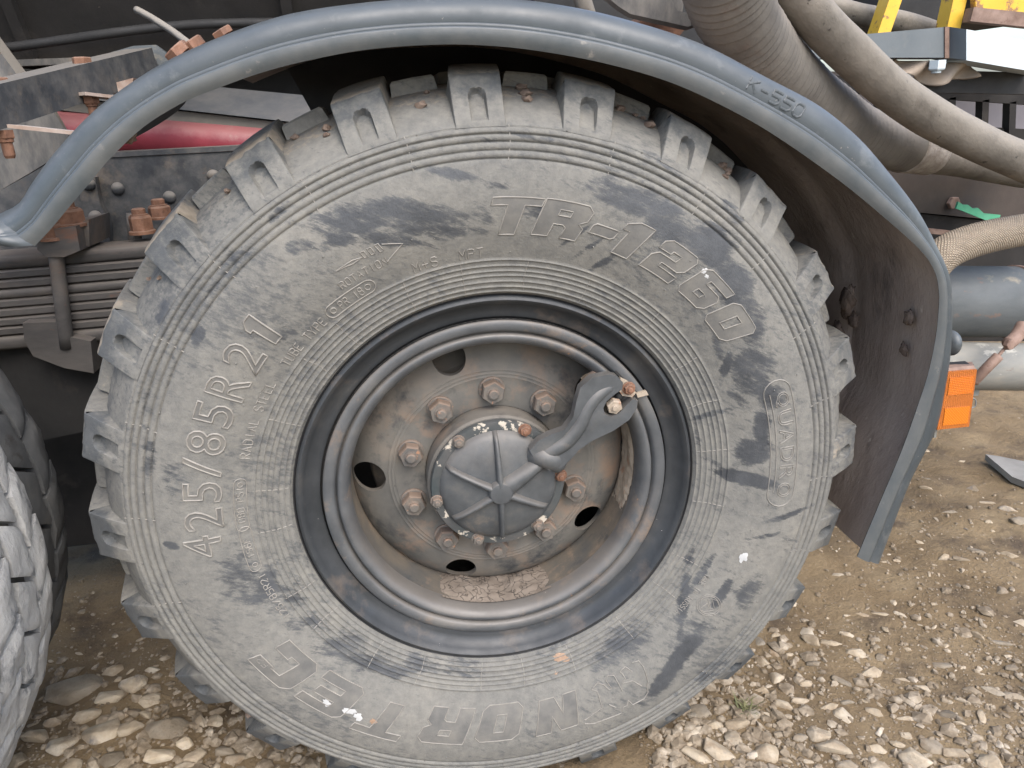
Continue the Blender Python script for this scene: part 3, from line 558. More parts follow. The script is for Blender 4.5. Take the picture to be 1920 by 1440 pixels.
def seams():
    L = []
    for k in range(24):
        a = math.radians(86.3 + 15*k + random.uniform(-1, 1)); d = math.radians(random.uniform(-.5, .5))
        L.append(([(a, .4985), (a+d, .52), (a+d*.5, .5425)], False))
    for k in range(24):
        a = math.radians(94 - 15*k + random.uniform(-2.5, 2.5)); d = math.radians(random.uniform(-.6, .6)); L.append(([(a, .3125), (a+d, .34), (a, .3675)], False))
    ridge(L, .0016, .0009, 'mould_seam', 'seam_dust')['kind'] = 'stuff'
    # moulding nubs
    V = []; F = []
    for _ in range(150):
        a = random.uniform(0, 2*PI); r = random.choice([random.uniform(.37, .495)]*2+[random.choice(RING_OUT), random.choice(RING_IN)]); p = surf(np.array([a]*1), np.array([r]), 0)[0]; q = surf(np.array([a]), np.array([r]), random.uniform(.001, .0028))[0]; e = random.uniform(.0008, .0013); b = len(V)
        for i in range(5): V.append(p + e*np.array([math.cos(i*1.2566), 0, math.sin(i*1.2566)]))
        for i in range(5): V.append(q + .7*e*np.array([math.cos(i*1.2566), 0, math.sin(i*1.2566)]))
        for i in range(5): F.append((b+i, b+(i+1) % 5, b+5+(i+1) % 5, b+5+i))
        F.append(tuple(b+5+i for i in range(5)))
    o = mesh_obj('moulding_nub', np.array(V), F, 'tyre_rubber', tyre); o['kind'] = 'stuff'; set_attr(o, 'scuff', np.full(len(V), .1))
seams()
SF = {'A': [[(0, 0), (2, 6), (4, 0)], [(.8, 2.2), (3.2, 2.2)]], 'B': [[(0, 0), (0, 6), (3, 6), (4, 5.2), (4, 4), (3, 3.2), (0, 3.2)], [(3, 3.2), (4, 2.4), (4, .8), (3, 0), (0, 0)]], 'C': [[(4, 1), (3, 0), (1, 0), (0, 1), (0, 5), (1, 6), (3, 6), (4, 5)]],
      'D': [[(0, 0), (0, 6), (2.6, 6), (4, 4.8), (4, 1.2), (2.6, 0), (0, 0)]], 'E': [[(4, 0), (0, 0), (0, 6), (4, 6)], [(0, 3.1), (3, 3.1)]], 'F': [[(0, 0), (0, 6), (4, 6)], [(0, 3.1), (3, 3.1)]], 'I': [[(2, 0), (2, 6)]], 'K': [[(0, 0), (0, 6)], [(4, 6), (0, 2.6)], [(1.4, 3.6), (4, 0)]], 'L': [[(0, 6), (0, 0), (4, 0)]],
      'M': [[(0, 0), (0, 6), (2, 2.4), (4, 6), (4, 0)]], 'N': [[(0, 0), (0, 6), (4, 0), (4, 6)]], 'O': [[(1, 0), (0, 1), (0, 5), (1, 6), (3, 6), (4, 5), (4, 1), (3, 0), (1, 0)]], 'P': [[(0, 0), (0, 6), (3, 6), (4, 5.2), (4, 3.8), (3, 3), (0, 3)]], 'R': [[(0, 0), (0, 6), (3, 6), (4, 5.2), (4, 3.8), (3, 3), (0, 3)], [(2, 3), (4, 0)]],
      'S': [[(0, 1), (1, 0), (3, 0), (4, 1), (4, 2.2), (3, 3), (1, 3.2), (0, 4), (0, 5), (1, 6), (3, 6), (4, 5)]], 'T': [[(0, 6), (4, 6)], [(2, 6), (2, 0)]], 'U': [[(0, 6), (0, 1), (1, 0), (3, 0), (4, 1), (4, 6)]], 'Y': [[(0, 6), (2, 3), (4, 6)], [(2, 3), (2, 0)]], '0': [[(1, 0), (0, 1), (0, 5), (1, 6), (3, 6), (4, 5), (4, 1), (3, 0), (1, 0)]],
      '1': [[(1, 5), (2, 6), (2, 0)]], '2': [[(0, 5), (1, 6), (3, 6), (4, 5), (4, 4), (0, 0), (4, 0)]], '3': [[(0, 6), (4, 6), (2, 3.6), (3.2, 3.4), (4, 2.4), (4, 1), (3, 0), (1, 0), (0, 1)]], '5': [[(4, 6), (0, 6), (0, 3.4), (3, 3.4), (4, 2.6), (4, 1), (3, 0), (0, 0)]], '6': [[(4, 5), (3, 6), (1, 6), (0, 5), (0, 1), (1, 0), (3, 0), (4, 1), (4, 2.4), (3, 3.3), (0, 3.3)]],
      '8': [[(1, 3.2), (0, 4), (0, 5.2), (1, 6), (3, 6), (4, 5.2), (4, 4), (3, 3.2), (1, 3.2), (0, 2.4), (0, .8), (1, 0), (3, 0), (4, .8), (4, 2.4), (3, 3.2)]], '+': [[(2, 1), (2, 5)], [(0, 3), (4, 3)]], '/': [[(0, 0), (4, 6)]], '-': [[(.5, 3), (3.5, 3)]], ' ': [], 'G': [[(4, 5), (3, 6), (1, 6), (0, 5), (0, 1), (1, 0), (3, 0), (4, 1), (4, 3), (2.4, 3)]], 'Q': [[(1, 0), (0, 1), (0, 5), (1, 6), (3, 6), (4, 5), (4, 1), (3, 0), (1, 0)], [(2.4, 1.8), (4, 0)]]}
def stroke_text(txt, a0, a1, r, h, name='raised_lettering', w=.0016, hh=.0011):
    """letters stand outwards and read clockwise from angle a0 to a1 (degrees); r is the base line"""
    L = []; n = len(txt); a0, a1 = math.radians(a0), math.radians(a1); step = (a1-a0)/n; cw = step*.68
    for i, c in enumerate(txt):
        for st in SF[c]: L.append(([(a0+step*(i+.5)+cw*(x/4-.5), r+h*y/6) for x, y in st], False))
    return ridge(L, w, hh, name)
stroke_text('TUBE TYPE', 140.3, 127.2, .3735, .0125); stroke_text('RADIAL', 163.4, 153.6, .3755, .0125); stroke_text('STEEL', 152, 144.6, .3755, .0125)
stroke_text('M+S', 106.4, 100.6, .371, .0135); stroke_text('MPT', 96.5, 91.0, .371, .0135); stroke_text('ROTATION', 120.5, 110.0, .3975, .0105, w=.0013)
stroke_text('PR 18', 123.2, 117.2, .3755, .0115); stroke_text('080 PSI', 178.6, 169.8, .380, .0095); stroke_text('156F', 187.6, 182.4, .3795, .0085); stroke_text('125/85R21', 205.5, 192.0, .376, .0095)
stroke_text('MADE IN', 330.8, 325.2, .381, .0085, w=.0012); stroke_text('RUSSIA', 323.6, 318.0, .379, .0085, w=.0012); stroke_text('F2', 211.5, 208.8, .446, .009, w=.0012)
def capsule(a0, a1, r0, r1):
    a0, a1 = math.radians(a0), math.radians(a1); rc = (r0+r1)/2; rad = (r1-r0)/2; da = rad/rc; s = 1 if a0 > a1 else -1; pts = []
    for i in range(9): t = PI/2 + PI*i/8; pts.append((a0 - s*math.cos(t)*-da*-1 if False else a0 + s*da*math.sin(PI*i/8)*1.0, rc+rad*math.cos(PI*i/8)))
    for i in range(9): pts.append((a1 - s*da*math.sin(PI*i/8), rc-rad*math.cos(PI*i/8)))
    return pts
def circ(a, r, rad, n=20): a = math.radians(a); return [(a+rad/r*math.cos(2*PI*i/n), r+rad*math.sin(2*PI*i/n)) for i in range(n)]
ridge([(capsule(124.8, 115.9, .372, .391), True), (circ(124.6, .3815, .004, 12), True), (circ(116.1, .3815, .004, 12), True)], .0015, .0012, 'lettering_frame')
ridge([(capsule(179.3, 169.2, .376, .393), True), (capsule(189.8, 180.8, .375, .3915), True), (circ(169.4, .3845, .0035, 12), True), (circ(189.4, .383, .0035, 12), True)], .0015, .0012, 'lettering_frame')
# bold outlined words
BF = {'T': [[(0, 1), (1, 1), (1, .8), (.67, .8), (.67, 0), (.33, 0), (.33, .8), (0, .8)]], 'R': [[(0, 0), (0, 1), (.86, 1), (1, .86), (1, .58), (.86, .47), (1, .36), (1, 0), (.64, 0), (.64, .3), (.56, .36), (.36, .36), (.36, 0)], [(.36, .6), (.62, .6), (.62, .76), (.36, .76)]],
      'O': [[(.14, 0), (0, .14), (0, .86), (.14, 1), (.86, 1), (1, .86), (1, .14), (.86, 0)], [(.38, .26), (.62, .26), (.62, .74), (.38, .74)]], 'N': [[(0, 0), (0, 1), (.4, 1), (.64, .5), (.64, 1), (1, 1), (1, 0), (.6, 0), (.36, .5), (.36, 0)]],
      'E': [[(.12, 0), (0, .12), (0, .88), (.12, 1), (1, 1), (1, .76), (.4, .76), (.36, .7), (.36, .62), (.86, .62), (.86, .4), (.36, .4), (.36, .24), (1, .24), (1, 0)]], 'C': [[(.14, 0), (0, .14), (0, .86), (.14, 1), (1, 1), (1, .7), (.62, .7), (.62, .76), (.38, .76), (.38, .24), (.62, .24), (.62, .34), (1, .34), (1, 0)]],
      '-': [[(0, .36), (0, .58), (.1, .64), (1, .64), (1, .42), (.9, .36)]], '1': [[(.2, 0), (.2, .68), (0, .68), (0, .84), (.3, 1), (.75, 1), (.75, 0)]], '2': [[(0, 0), (0, .42), (.12, .56), (.62, .56), (.62, .76), (.36, .76), (.36, .66), (0, .66), (0, .88), (.14, 1), (.88, 1), (1, .88), (1, .5), (.88, .36), (.38, .36), (.38, .24), (1, .24), (1, 0)]],
      '6': [[(.14, 0), (0, .14), (0, .86), (.14, 1), (1, 1), (1, .76), (.38, .76), (.38, .62), (.88, .62), (1, .5), (1, .14), (.86, 0)], [(.38, .24), (.62, .24), (.62, .4), (.38, .4)]]}
BF['0'] = BF['O']
def inside(poly, x, y):
    c = False; n = len(poly); j = n-1
    for i in range(n):
        if (poly[i][1] > y) != (poly[j][1] > y) and x < (poly[j][0]-poly[i][0])*(y-poly[i][1])/(poly[j][1]-poly[i][1])+poly[i][0]: c = not c
        j = i
    return c
def letter_face(loops, fmap, lw, lh, parent_name='letter_face'):
    nx, ny = max(8, int(lw/.0022)), max(10, int(lh/.0022)); A = []; R_ = []
    for i in range(nx+1):
        for j in range(ny+1): a, r = fmap(i/nx, j/ny); A.append(a); R_.append(r)
    V = surf(np.array(A), np.array(R_), np.full(len(A), .0005)); F = []
    for i in range(nx):
        for j in range(ny):
            x, y = (i+.5)/nx, (j+.5)/ny
            if sum(inside(l, x, y) for l in loops) % 2: F.append((i*(ny+1)+j, i*(ny+1)+j+1, (i+1)*(ny+1)+j+1, (i+1)*(ny+1)+j))
    o = mesh_obj(parent_name, V, F, 'letter_rubber', tyre)
    bm = bmesh.new(); bm.from_mesh(o.data); bmesh.ops.delete(bm, geom=[v for v in bm.verts if not v.link_faces], context='VERTS'); bm.to_mesh(o.data); bm.free()
def block_word(items, w, hh, shear=0.0):
    """items: (letter, photo px, py of the letter's centre, width m, height m)"""
    for c, px, py, lw, lh in items:
        a, r = tp(px, py); L = []
        for lp in BF[c]: L.append(([(a - ((x-.5)*lw + (y-.5)*lh*shear)/r, r+(y-.5)*lh) for x, y in lp], True))
        ridge(L, w, hh, 'raised_letter')
        letter_face(BF[c], lambda x, y, a=a, r=r, lw=lw, lh=lh: (a - ((x-.5)*lw + (y-.5)*lh*shear)/r, r+(y-.5)*lh), lw, lh)
block_word([('T', 961, 405, .066, .050), ('R', 1055, 412, .066, .050), ('-', 1132, 434, .036, .050), ('1', 1188, 452, .048, .052), ('2', 1256, 490, .056, .052), ('6', 1322, 543, .056, .052), ('0', 1370, 605, .056, .052)], .0022, .0016, .3)
block_word([('N', 1046, 1340, .070, .062), ('O', 938, 1357, .072, .064), ('R', 838, 1363, .076, .064), ('T', 722, 1352, .078, .064), ('E', 622, 1305, .078, .064), ('C', 535, 1250, .078, .064)], .0022, .0016, .25)
def font_outline(ch):
    cu = bpy.data.curves.new('t', 'FONT'); cu.body = ch; cu.resolution_u = 3; ob = bpy.data.objects.new('t', cu); COL.objects.link(ob)
    bpy.context.view_layer.update(); dg = bpy.context.evaluated_depsgraph_get(); ev = ob.evaluated_get(dg); me = ev.to_mesh()
    V = [v.co.copy() for v in me.vertices]; cnt = {}
    for p in me.polygons:
        vs = list(p.vertices)
        for i in range(len(vs)): e = tuple(sorted((vs[i], vs[(i+1) % len(vs)]))); cnt[e] = cnt.get(e, 0)+1
    adj = {}
    for (a, b), n in cnt.items():
        if n == 1: adj.setdefault(a, []).append(b); adj.setdefault(b, []).append(a)
    ev.to_mesh_clear(); bpy.data.objects.remove(ob); bpy.data.curves.remove(cu)
    loops = []; seen = set()
    for s in adj:
        if s in seen: continue
        lp = [s]; seen.add(s); cur = s; prev = None
        while True:
            nx = [q for q in adj[cur] if q != prev and (q not in seen or (q == s and len(lp) > 2))]
            if not nx or nx[0] == s: break
            prev, cur = cur, nx[0]; seen.add(cur); lp.append(cur)
        loops.append([(V[i].x, V[i].y) for i in lp])
    return loops
FO = {}
def glyph(ch):
    if ch not in FO:
        lo = font_outline(ch); P_ = np.array([p for l in lo for p in l]); mn, mx = P_.min(0), P_.max(0)
        FO[ch] = BF['1'] if ch == '1' else [[((x-mn[0])/(mx[0]-mn[0]), (y-mn[1])/(mx[1]-mn[1])) for x, y in l] for l in lo]
    return FO[ch]
for c, px, py, lw in (('4', 381, 1026, .034), ('2', 381, 975, .032), ('5', 379, 924, .031), ('/', 378, 878, .026), ('8', 386, 831, .033), ('5', 401, 778, .032), ('R', 427, 724, .035), ('2', 457, 670, .034), ('1', 492, 618, .026)):
    a, r = tp(px, py); ridge([([(a-(x-.5)*lw/r, r+(y-.5)*.050) for x, y in l], True) for l in glyph(c)], .0030, .0020, 'raised_letter')
    letter_face(glyph(c), lambda x, y, a=a, r=r, lw=lw: (a-(x-.5)*lw/r, r+(y-.5)*.050), lw, .05)
ridge([(capsule(17.3, -5.4, .4275, .4705), True), ([(math.radians(17.5-.5*i), .4365) for i in range(46)], False)], .002, .0014, 'lettering_frame')
for i, c in enumerate('QUADRO'):
    a = math.radians(15.6-4.0*i); lw = .024; ridge([([(a-(x-.5)*lw/.45, .4425+y*.022) for x, y in l], True) for l in glyph(c)], .0015, .0011, 'raised_letter')
def px_lines(lines, w, h, name): ridge([([tp(x, y) for x, y in l], cl) for l, cl in lines], w, h, name)
zx = lambda L, ox, oy, s: [(ox+x/s, oy+y/s) for x, y in L]
px_lines([(zx(l, 240, 420, 3.5556), c) for l, c in (([(1385, 315), (1490, 245), (1565, 220), (1500, 265), (1385, 315)], False), ([(1545, 190), (1570, 180), (1600, 215), (1575, 225)], True), ([(1590, 165), (1615, 155), (1648, 195), (1622, 205)], True), ([(1640, 140), (1665, 130), (1705, 175), (1680, 185)], True), ([(1690, 135), (1832, 130), (1730, 250)], False))], .0015, .0012, 'rotation_arrow')
px_lines([(zx(l, 1240, 1060, 12), c) for l, c in (([(795+275*(1+math.cos(t)), 900+235*math.sin(t)) for t in np.linspace(0, 2*PI, 25)[:-1]], True), ([(840+232*(1+math.cos(t)), 900+200*math.sin(t)) for t in np.linspace(0, 2*PI, 25)[:-1]], True), ([(1050, 740), (1100, 940)], False), ([(880, 970), (1035, 850), (1075, 950), (1195, 985), (1145, 760), (1250, 790), (1300, 900)], False), ([(900, 1010), (960, 1040), (1190, 1000)], False))], .0012, .001, 'round_emblem')
px_lines([(zx(l, 1060, 1190, 8), c) for l, c in (([(290, 1335), (420, 1335), (560, 1285), (840, 1175), (880, 1080), (930, 1060), (945, 980), (1010, 1050), (1180, 960), (1240, 860), (1215, 770), (1240, 700), (1170, 480), (1100, 390), (1000, 420)], False), ([(290, 1280), (420, 1190), (550, 1090), (480, 850), (390, 820), (480, 725), (580, 750), (660, 830), (690, 800), (610, 690), (640, 610), (730, 610), (860, 850)], False), ([(850, 720), (900, 660), (860, 590), (810, 550), (900, 480), (1000, 545)], False), ([(860, 730), (1010, 690), (1150, 770)], False), ([(650, 1045), (760, 1090)], False))], .0018, .0013, 'animal_emblem')
# splashes of paint and soil stuck to the side wall
def splat(px, py, a, b, rot, mat, name, seed):
    c = tp(px, py); V = [surf(np.array([c[0]]), np.array([c[1]]), .0014)[0]]; n = 18; rr = random.Random(seed)
    for i in range(n):
        t = 2*PI*i/n; k = .55+.6*rr.random(); x = a*k*math.cos(t); y = b*k*math.sin(t); ca, sa = math.cos(math.radians(rot)), math.sin(math.radians(rot)); q = tp(px+x*ca-y*sa, py+x*sa+y*ca); V.append(surf(np.array([q[0]]), np.array([q[1]]), .0006)[0])
    mesh_obj(name, np.array(V), [(0, 1+i, 1+(i+1) % n) for i in range(n)], mat, tyre)
for i, (x, y, a, b, r, m, nm) in enumerate([(1320, 508, 7, 5, -30, 'white_chip', 'paint_splash'), (1325, 518, 5, 4, 40, 'white_chip', 'paint_splash'), (1393, 1045, 8, 11, 25, 'white_chip', 'paint_splash'), (612, 1318, 9, 7, 30, 'white_chip', 'paint_splash'), (655, 1333, 15, 7, 20, 'white_chip', 'paint_splash'), (672, 1343, 9, 8, 20, 'white_chip', 'paint_splash'),
                                              (1052, 1233, 16, 11, 10, 'brown_dab', 'soil_splash'), (1042, 1262, 4, 4, 0, 'brown_dab', 'soil_splash'), (700, 1352, 8, 6, 0, 'brown_dab', 'soil_splash')]): splat(x, y, a, b, r, m, nm, i)

# ---- rim, barrel and disc
rim = lathe('rim', [(.309, .030), (.3110, .012), (.3112, .003), (.3090, -.0022), (.3050, -.0038), (.3015, -.0015), (.2985, .0040), (.2940, .0100), (.2880, .0150), (.2820, .0178), (.2770, .0185), (.2752, .0200)], 'rim_flange', wheel, 192, sharp=.9)
lathe('black_gap_ring', [(.3110, .0060), (.3116, .0012), (.3133, -.0002), (.3146, .0030)], 'black_plastic', rim, 192)  # raised black ring stands in for the shaded gap at the bead
lathe('groove', [(.2755, .0195), (.2750, .028), (.2722, .028), (.2718, .0135)], 'black_iron', rim, 160)
lathe('lock_ring', [(.2720, .020), (.2715, .0130), (.2695, .0112), (.2640, .0105), (.2575, .0115), (.2545, .0140), (.2530, .0205), (.2518, .0225), (.2505, .0205), (.2492, .0150), (.2465, .0128), (.2420, .0135), (.2375, .0165), (.2340, .0215), (.2318, .0290), (.2308, .0380), (.2306, .046)], 'rim_paint', rim, 192, sharp=1.0)
lathe('barrel', [(.2307, .0455), (.2330, .070), (.2315, .1000), (.2325, .1250)], 'barrel_dust', rim, 128)
def disc():
    prof = [(.1125, .100), (.1127, .0795), (.1150, .0785), (.130, .0785), (.150, .0787), (.160, .0793), (.1612, .0787), (.1624, .0795), (.1654, .0799), (.1666, .0793), (.1678, .0802), (.171, .0808), (.1722, .0803), (.1734, .0813), (.178, .0825), (.190, .0865), (.203, .0925), (.215, .100), (.224, .108), (.2315, .118), (.2305, .128), (.220, .117), (.205, .105), (.190, .098), (.17, .092), (.13, .0905), (.1125, .100)]
    o = lathe('wheel_disc', prof, 'disc_dust', wheel, 180, sharp=.9)
    cut = bmesh.new()
    for k in range(5):
        a = math.radians(106.9+72*k); c = Vector((.2035*math.cos(a), .10, H+.2035*math.sin(a)))
        mt = Matrix.Translation(c) @ Matrix.Rotation(-a, 4, 'Y') @ Matrix.Rotation(PI/2, 4, 'X'); bmesh.ops.create_cone(cut, cap_ends=True, segments=32, radius1=.0265, radius2=.0265, depth=.12, matrix=mt)
    cm = bpy.data.meshes.new('cut'); cut.to_mesh(cm); cut.free(); co = bpy.data.objects.new('cut', cm); COL.objects.link(co)
    md = o.modifiers.new('b', 'BOOLEAN'); md.operation = 'DIFFERENCE'; md.object = co; md.solver = 'EXACT'
    bpy.context.view_layer.update(); dg = bpy.context.evaluated_depsgraph_get(); nm = bpy.data.meshes.new_from_object(o.evaluated_get(dg)); o.modifiers.clear(); o.data = nm; bpy.data.objects.remove(co)
    nm.set_sharp_from_angle(angle=.7); return o
disc_o = disc()
lathe('brake_drum', [(.05, .125), (.175, .128), (.198, .145), (.205, .165), (.205, .30), (.19, .31)], 'barrel_dust', wheel, 64)
# lip notch hardware: valve clip, bolt and soil
NUT = hexnut_mesh('wheel_nut', .0195, .0235, .10, stud=.0082, studh=.007, washer=.0215)
for k in range(10):
    a = math.radians(88.3 + 36*k); p = (.1413*math.cos(a), .0790, H+.1413*math.sin(a))
    from_mesh('wheel_nut', NUT, 'nut_dust', wheel, p, (0, random.uniform(0, 1), 0))
# dried mud lying in the bottom of the barrel and soil at its right side
def mud_bed(name, a0, a1, y0, y1, hgt, mat, seed):
    na, nb = 40, 16; V = []; F = []
    for i in range(na+1):
        u = i/na; a = math.radians(a0+(a1-a0)*u)
        for j in range(nb+1):
            v = j/nb; y = y0+(y1-y0)*v; e = min(1, min(u, 1-u)*5)*min(1, (1-v)*6+.4)*min(1, v*5+.1)
            r = .2335 - .0012 - hgt*e*(0.75+.5*mnoise.noise(Vector((a*9+seed, v*3, 0)))) - .002*mnoise.noise(Vector((a*40, v*9, seed)))
            if y < .046: r = min(r, .2285)
            V.append((r*math.cos(a), y, H+r*math.sin(a)))
    for i in range(na):
        for j in range(nb): F.append((i*(nb+1)+j, i*(nb+1)+j+1, (i+1)*(nb+1)+j+1, (i+1)*(nb+1)+j))
    return mesh_obj(name, np.array(V), F, mat, wheel)
mud_bed('dried_mud', 243, 291, .036, .116, .010, 'cracked_mud', 2)
mud_bed('dried_mud', -24, 16, .05, .115, .005, 'sand_nut', 5)

# ---- hub and its ribbed cap with the tyre-inflation arm
hub = lathe('hub', [(.1118, .095), (.1122, .060), (.1115, .040), (.1085, .036), (.1055, .036), (.05, .036)], 'disc_dust', wheel, 96, sharp=.6)
def cap_y(r): return float(np.interp(r, [0, .02, .045, .07, .086, .0905, .0935], [-.001, -.001, .002, .007, .014, .0185, .0225]))
cap = lathe('hub_cap', [(.1065, .0355), (.1068, .0265), (.1055, .0235), (.0965, .0228)] + [(r, cap_y(r)) for r in (.0935, .0905, .087, .082, .075, .066, .056, .045, .033, .02, .008, .0005)], 'hub_paint', wheel, 96, sharp=.7)
lathe('cap_flange', [(.1072, .0345), (.1078, .0262), (.1058, .0228), (.0985, .0219), (.0938, .0219)], 'hub_flange', cap, 96, sharp=.7)
lathe('centre_boss', [(.0205, .004), (.0195, -.009), (.0170, -.0125), (.0150, -.0130), (.0005, -.0130)], 'hub_paint', cap, 32, sharp=.6)
def rib(a, r1, w, h0, h1):
    V = []; F = []; n = 14; a = math.radians(a); ca, sa = math.cos(a), math.sin(a)
    for i in range(n+1):
        r = .010+(r1-.010)*i/n; h = h0+(h1-h0)*i/n; wi = w*(1-.35*i/n); y = cap_y(r)
        for s, hh in ((-1, -.002), (-.8, h*.55), (-.35, h*.95), (.35, h*.95), (.8, h*.55), (1, -.002)):
            e = 1 if i < n else .15; x = s*wi/2; V.append((r*ca - x*sa, y-hh*e, H + r*sa + x*ca))
    for i in range(n):
        for j in range(5): F.append((i*6+j, i*6+j+1, (i+1)*6+j+1, (i+1)*6+j))
    F.append(tuple(n*6+j for j in range(6))); return mesh_obj('rib', np.array(V), F, 'hub_paint', cap)
for a, r1, w, h0, h1 in ((91, .094, .0125, .013, .012), (151, .092, .013, .012, .011), (211, .092, .013, .012, .010), (270, .094, .012, .012, .011), (330, .088, .014, .012, .008), (31, .085, .034, .012, .017)): rib(a, r1, w, h0, h1)
CB_ = hexnut_mesh('cap_bolt', .0085, .0095, .1, stud=.0038, studh=.003, washer=.0105)
CB2 = CB_.copy()
for i, (px, py) in enumerate(((863, 833), (985, 808), (1057, 892), (820, 942), (895, 1017), (1010, 988))):
    p = W(px, py, .017); d = Vector((p.x, 0, p.z-H)); d *= .1005/d.length
    from_mesh('cap_bolt', CB2 if i in (1, 2) else CB_, 'rusty_bolt' if i in (1, 2) else 'nut_dust', cap, (d.x, .0222, H+d.z), (0, random.random(), 0))
# ---- inflation arm: forged lever from the cap to the valve at the rim
arm = thing('inflation_arm', None, None, (0.08, 0.0, H)); arm.parent = wheel; arm.location = Vector((0.08, 0.0, H)) - WL[wheel]
for k in ('label', 'category'):
    if k in arm: del arm[k]
ZA = lambda x, y: (700+x/3.4286, 640+y/3.4286)
def arm_pt(zx_, zy_, dy=0.0):
    px, py = ZA(zx_, zy_); f = min(1, max(0, (px-990)/200)); return W(px, py, -.004 - .010*math.sin(PI*min(1, f*1.2)) + dy)
out = [(1005, 705), (1060, 640), (1140, 600), (1225, 570), (1285, 490), (1305, 390), (1330, 300), (1405, 235), (1520, 212), (1570, 225), (1605, 265), (1600, 310), (1560, 335), (1500, 385), (1478, 430), (1490, 470), (1530, 485), (1580, 465), (1625, 415), (1665, 372), (1700, 380), (1695, 430), (1645, 505), (1545, 575), (1405, 640), (1320, 700), (1270, 760), (1205, 815), (1130, 830), (1060, 790)]
prism('lever', [arm_pt(*p) for p in out], (0, .017, 0), 'hub_paint', arm, bevel=.0065, seg=5)
tube('stiffening_bead', [arm_pt(x, y, dy) for x, y, dy in ((1060, 745, .012), (1150, 695, .0095), (1240, 640, .0098), (1320, 540, .0098), (1370, 430, .0098), (1440, 340, .0098), (1520, 285, .0120))], (.0135, .0120), 'hub_paint', arm, 16, 30)
tube('knuckle', [arm_pt(1040, 725, .026), arm_pt(1090, 735, .012), arm_pt(1140, 755, .011), arm_pt(1190, 785, .020)], (.020, .016), 'hub_paint', arm, 16, 16)
prism('valve_clip', [W(*ZA(*p), .004) for p in ((1590, 235), (1640, 260), (1690, 330), (1665, 360), (1600, 350), (1570, 300))], (0, .012, 0), 'sand_nut', arm, bevel=.002)
prism('valve_clip', [W(*ZA(*p), .006) for p in ((1690, 335), (1755, 318), (1770, 345), (1700, 362))], (0, .006, 0), 'sand_nut', arm, bevel=.002)
prism('valve_clip', [W(*ZA(*p), .012) for p in ((1330, 330), (1345, 270), (1420, 200), (1470, 225), (1400, 280))], (0, .012, 0), 'nut_dust', arm, bevel=.002)
VN = hexnut_mesh('valve_nut', .0125, .011, .1, stud=.005, studh=.004)
from_mesh('valve_nut', VN, 'sand_nut', arm, W(*ZA(1543, 405), .006), (.15, .3, 0))
from_mesh('valve_nut', CB2, 'rusty_bolt', arm, W(*ZA(1640, 300), .003), (0, .4, 0))
tube('valve_stem', [W(*ZA(1590, 330), .012), W(*ZA(1520, 480), .018)], .007, 'black_iron', arm, 12)
bar('ring_gap', W(*ZA(1553, 190), .0125), W(*ZA(1690, 330), .0125), .0035, .0035, 'black_iron', arm, bevel=0)

# ================================================================== MUDGUARD
guard = thing('mudguard', 'blue-grey plastic mudguard arched over the dusty lugged wheel', 'mudguard', (0, 0.1, 1.25))
FI = [(65, 460), (95, 428), (125, 392), (165, 345), (204, 298), (271, 235), (350, 187), (400, 167), (480, 138), (560, 116), (685, 92), (830, 82), (940, 86), (1040, 99), (1140, 119), (1248, 150), (1340, 190), (1440, 245), (1567, 333), (1650, 400), (1727, 470), (1752, 508), (1760, 545), (1759, 590), (1753, 640), (1740, 700), (1723, 753), (1690, 845), (1643, 957), (1607, 1043)]
FO_ = [(4, 402), (26, 392), (44, 378), (64, 345), (104, 290), (177, 212), (260, 150), (325, 112), (400, 78), (480, 48), (560, 26), (685, 8), (800, 0), (945, 0), (1047, 12), (1160, 36), (1311, 84), (1440, 150), (1533, 200), (1600, 254), (1647, 307), (1710, 390), (1753, 473), (1770, 517), (1774, 590), (1772, 647), (1764, 710), (1750, 787), (1725, 840), (1697, 895), (1640, 1047)]
YI, YO = -.037, -.004
GI = np.array([W(x, y, YI)[:] for x, y in FI]); GO = np.array([W(x, y, YO)[:] for x, y in FO_])
NS = 150
EI = spline(GI, NS); EO0 = spline(GO, 700)
c0 = np.array([-.005, H-.01]); ai = np.unwrap(np.arctan2(EI[:, 2]-c0[1], EI[:, 0]-c0[0])); ao = np.unwrap(np.arctan2(EO0[:, 2]-c0[1], EO0[:, 0]-c0[0]))
ai2 = ao[0] + (ai-ai[0])*(ao[-1]-ao[0])/(ai[-1]-ai[0])
wgt = np.clip(np.minimum(np.arange(NS), np.arange(NS)[::-1])/14, 0, 1); tgt = ai*wgt + ai2*(1-wgt)
tgt = np.minimum.accumulate(tgt)
EO = np.stack([np.interp(-tgt, -ao, EO0[:, k]) for k in range(3)], 1)
LS = np.array([0, .05, .12, .22, .34, .46, .57, .582, .60, .655, .667, .69, .82, .92, 1.0])
LB = np.array([0, .011, .019, .0250, .0278, .0286, .0286, .0322, .0330, .0330, .0366, .0374, .0374, .0355, .033])
LB = LB - LS*LB[-1]
def lip_pt(i, s):
    b = np.interp(s, LS, LB); p = EO[i]*(1-s)+EI[i]*s; rad = np.array([p[0]-c0[0], 0, p[2]-c0[1]]); rad /= np.linalg.norm(rad)
    k = np.clip(np.linalg.norm(EO[i]-EI[i])/.06, .25, 1); return p + np.array([0, -b*k, 0])
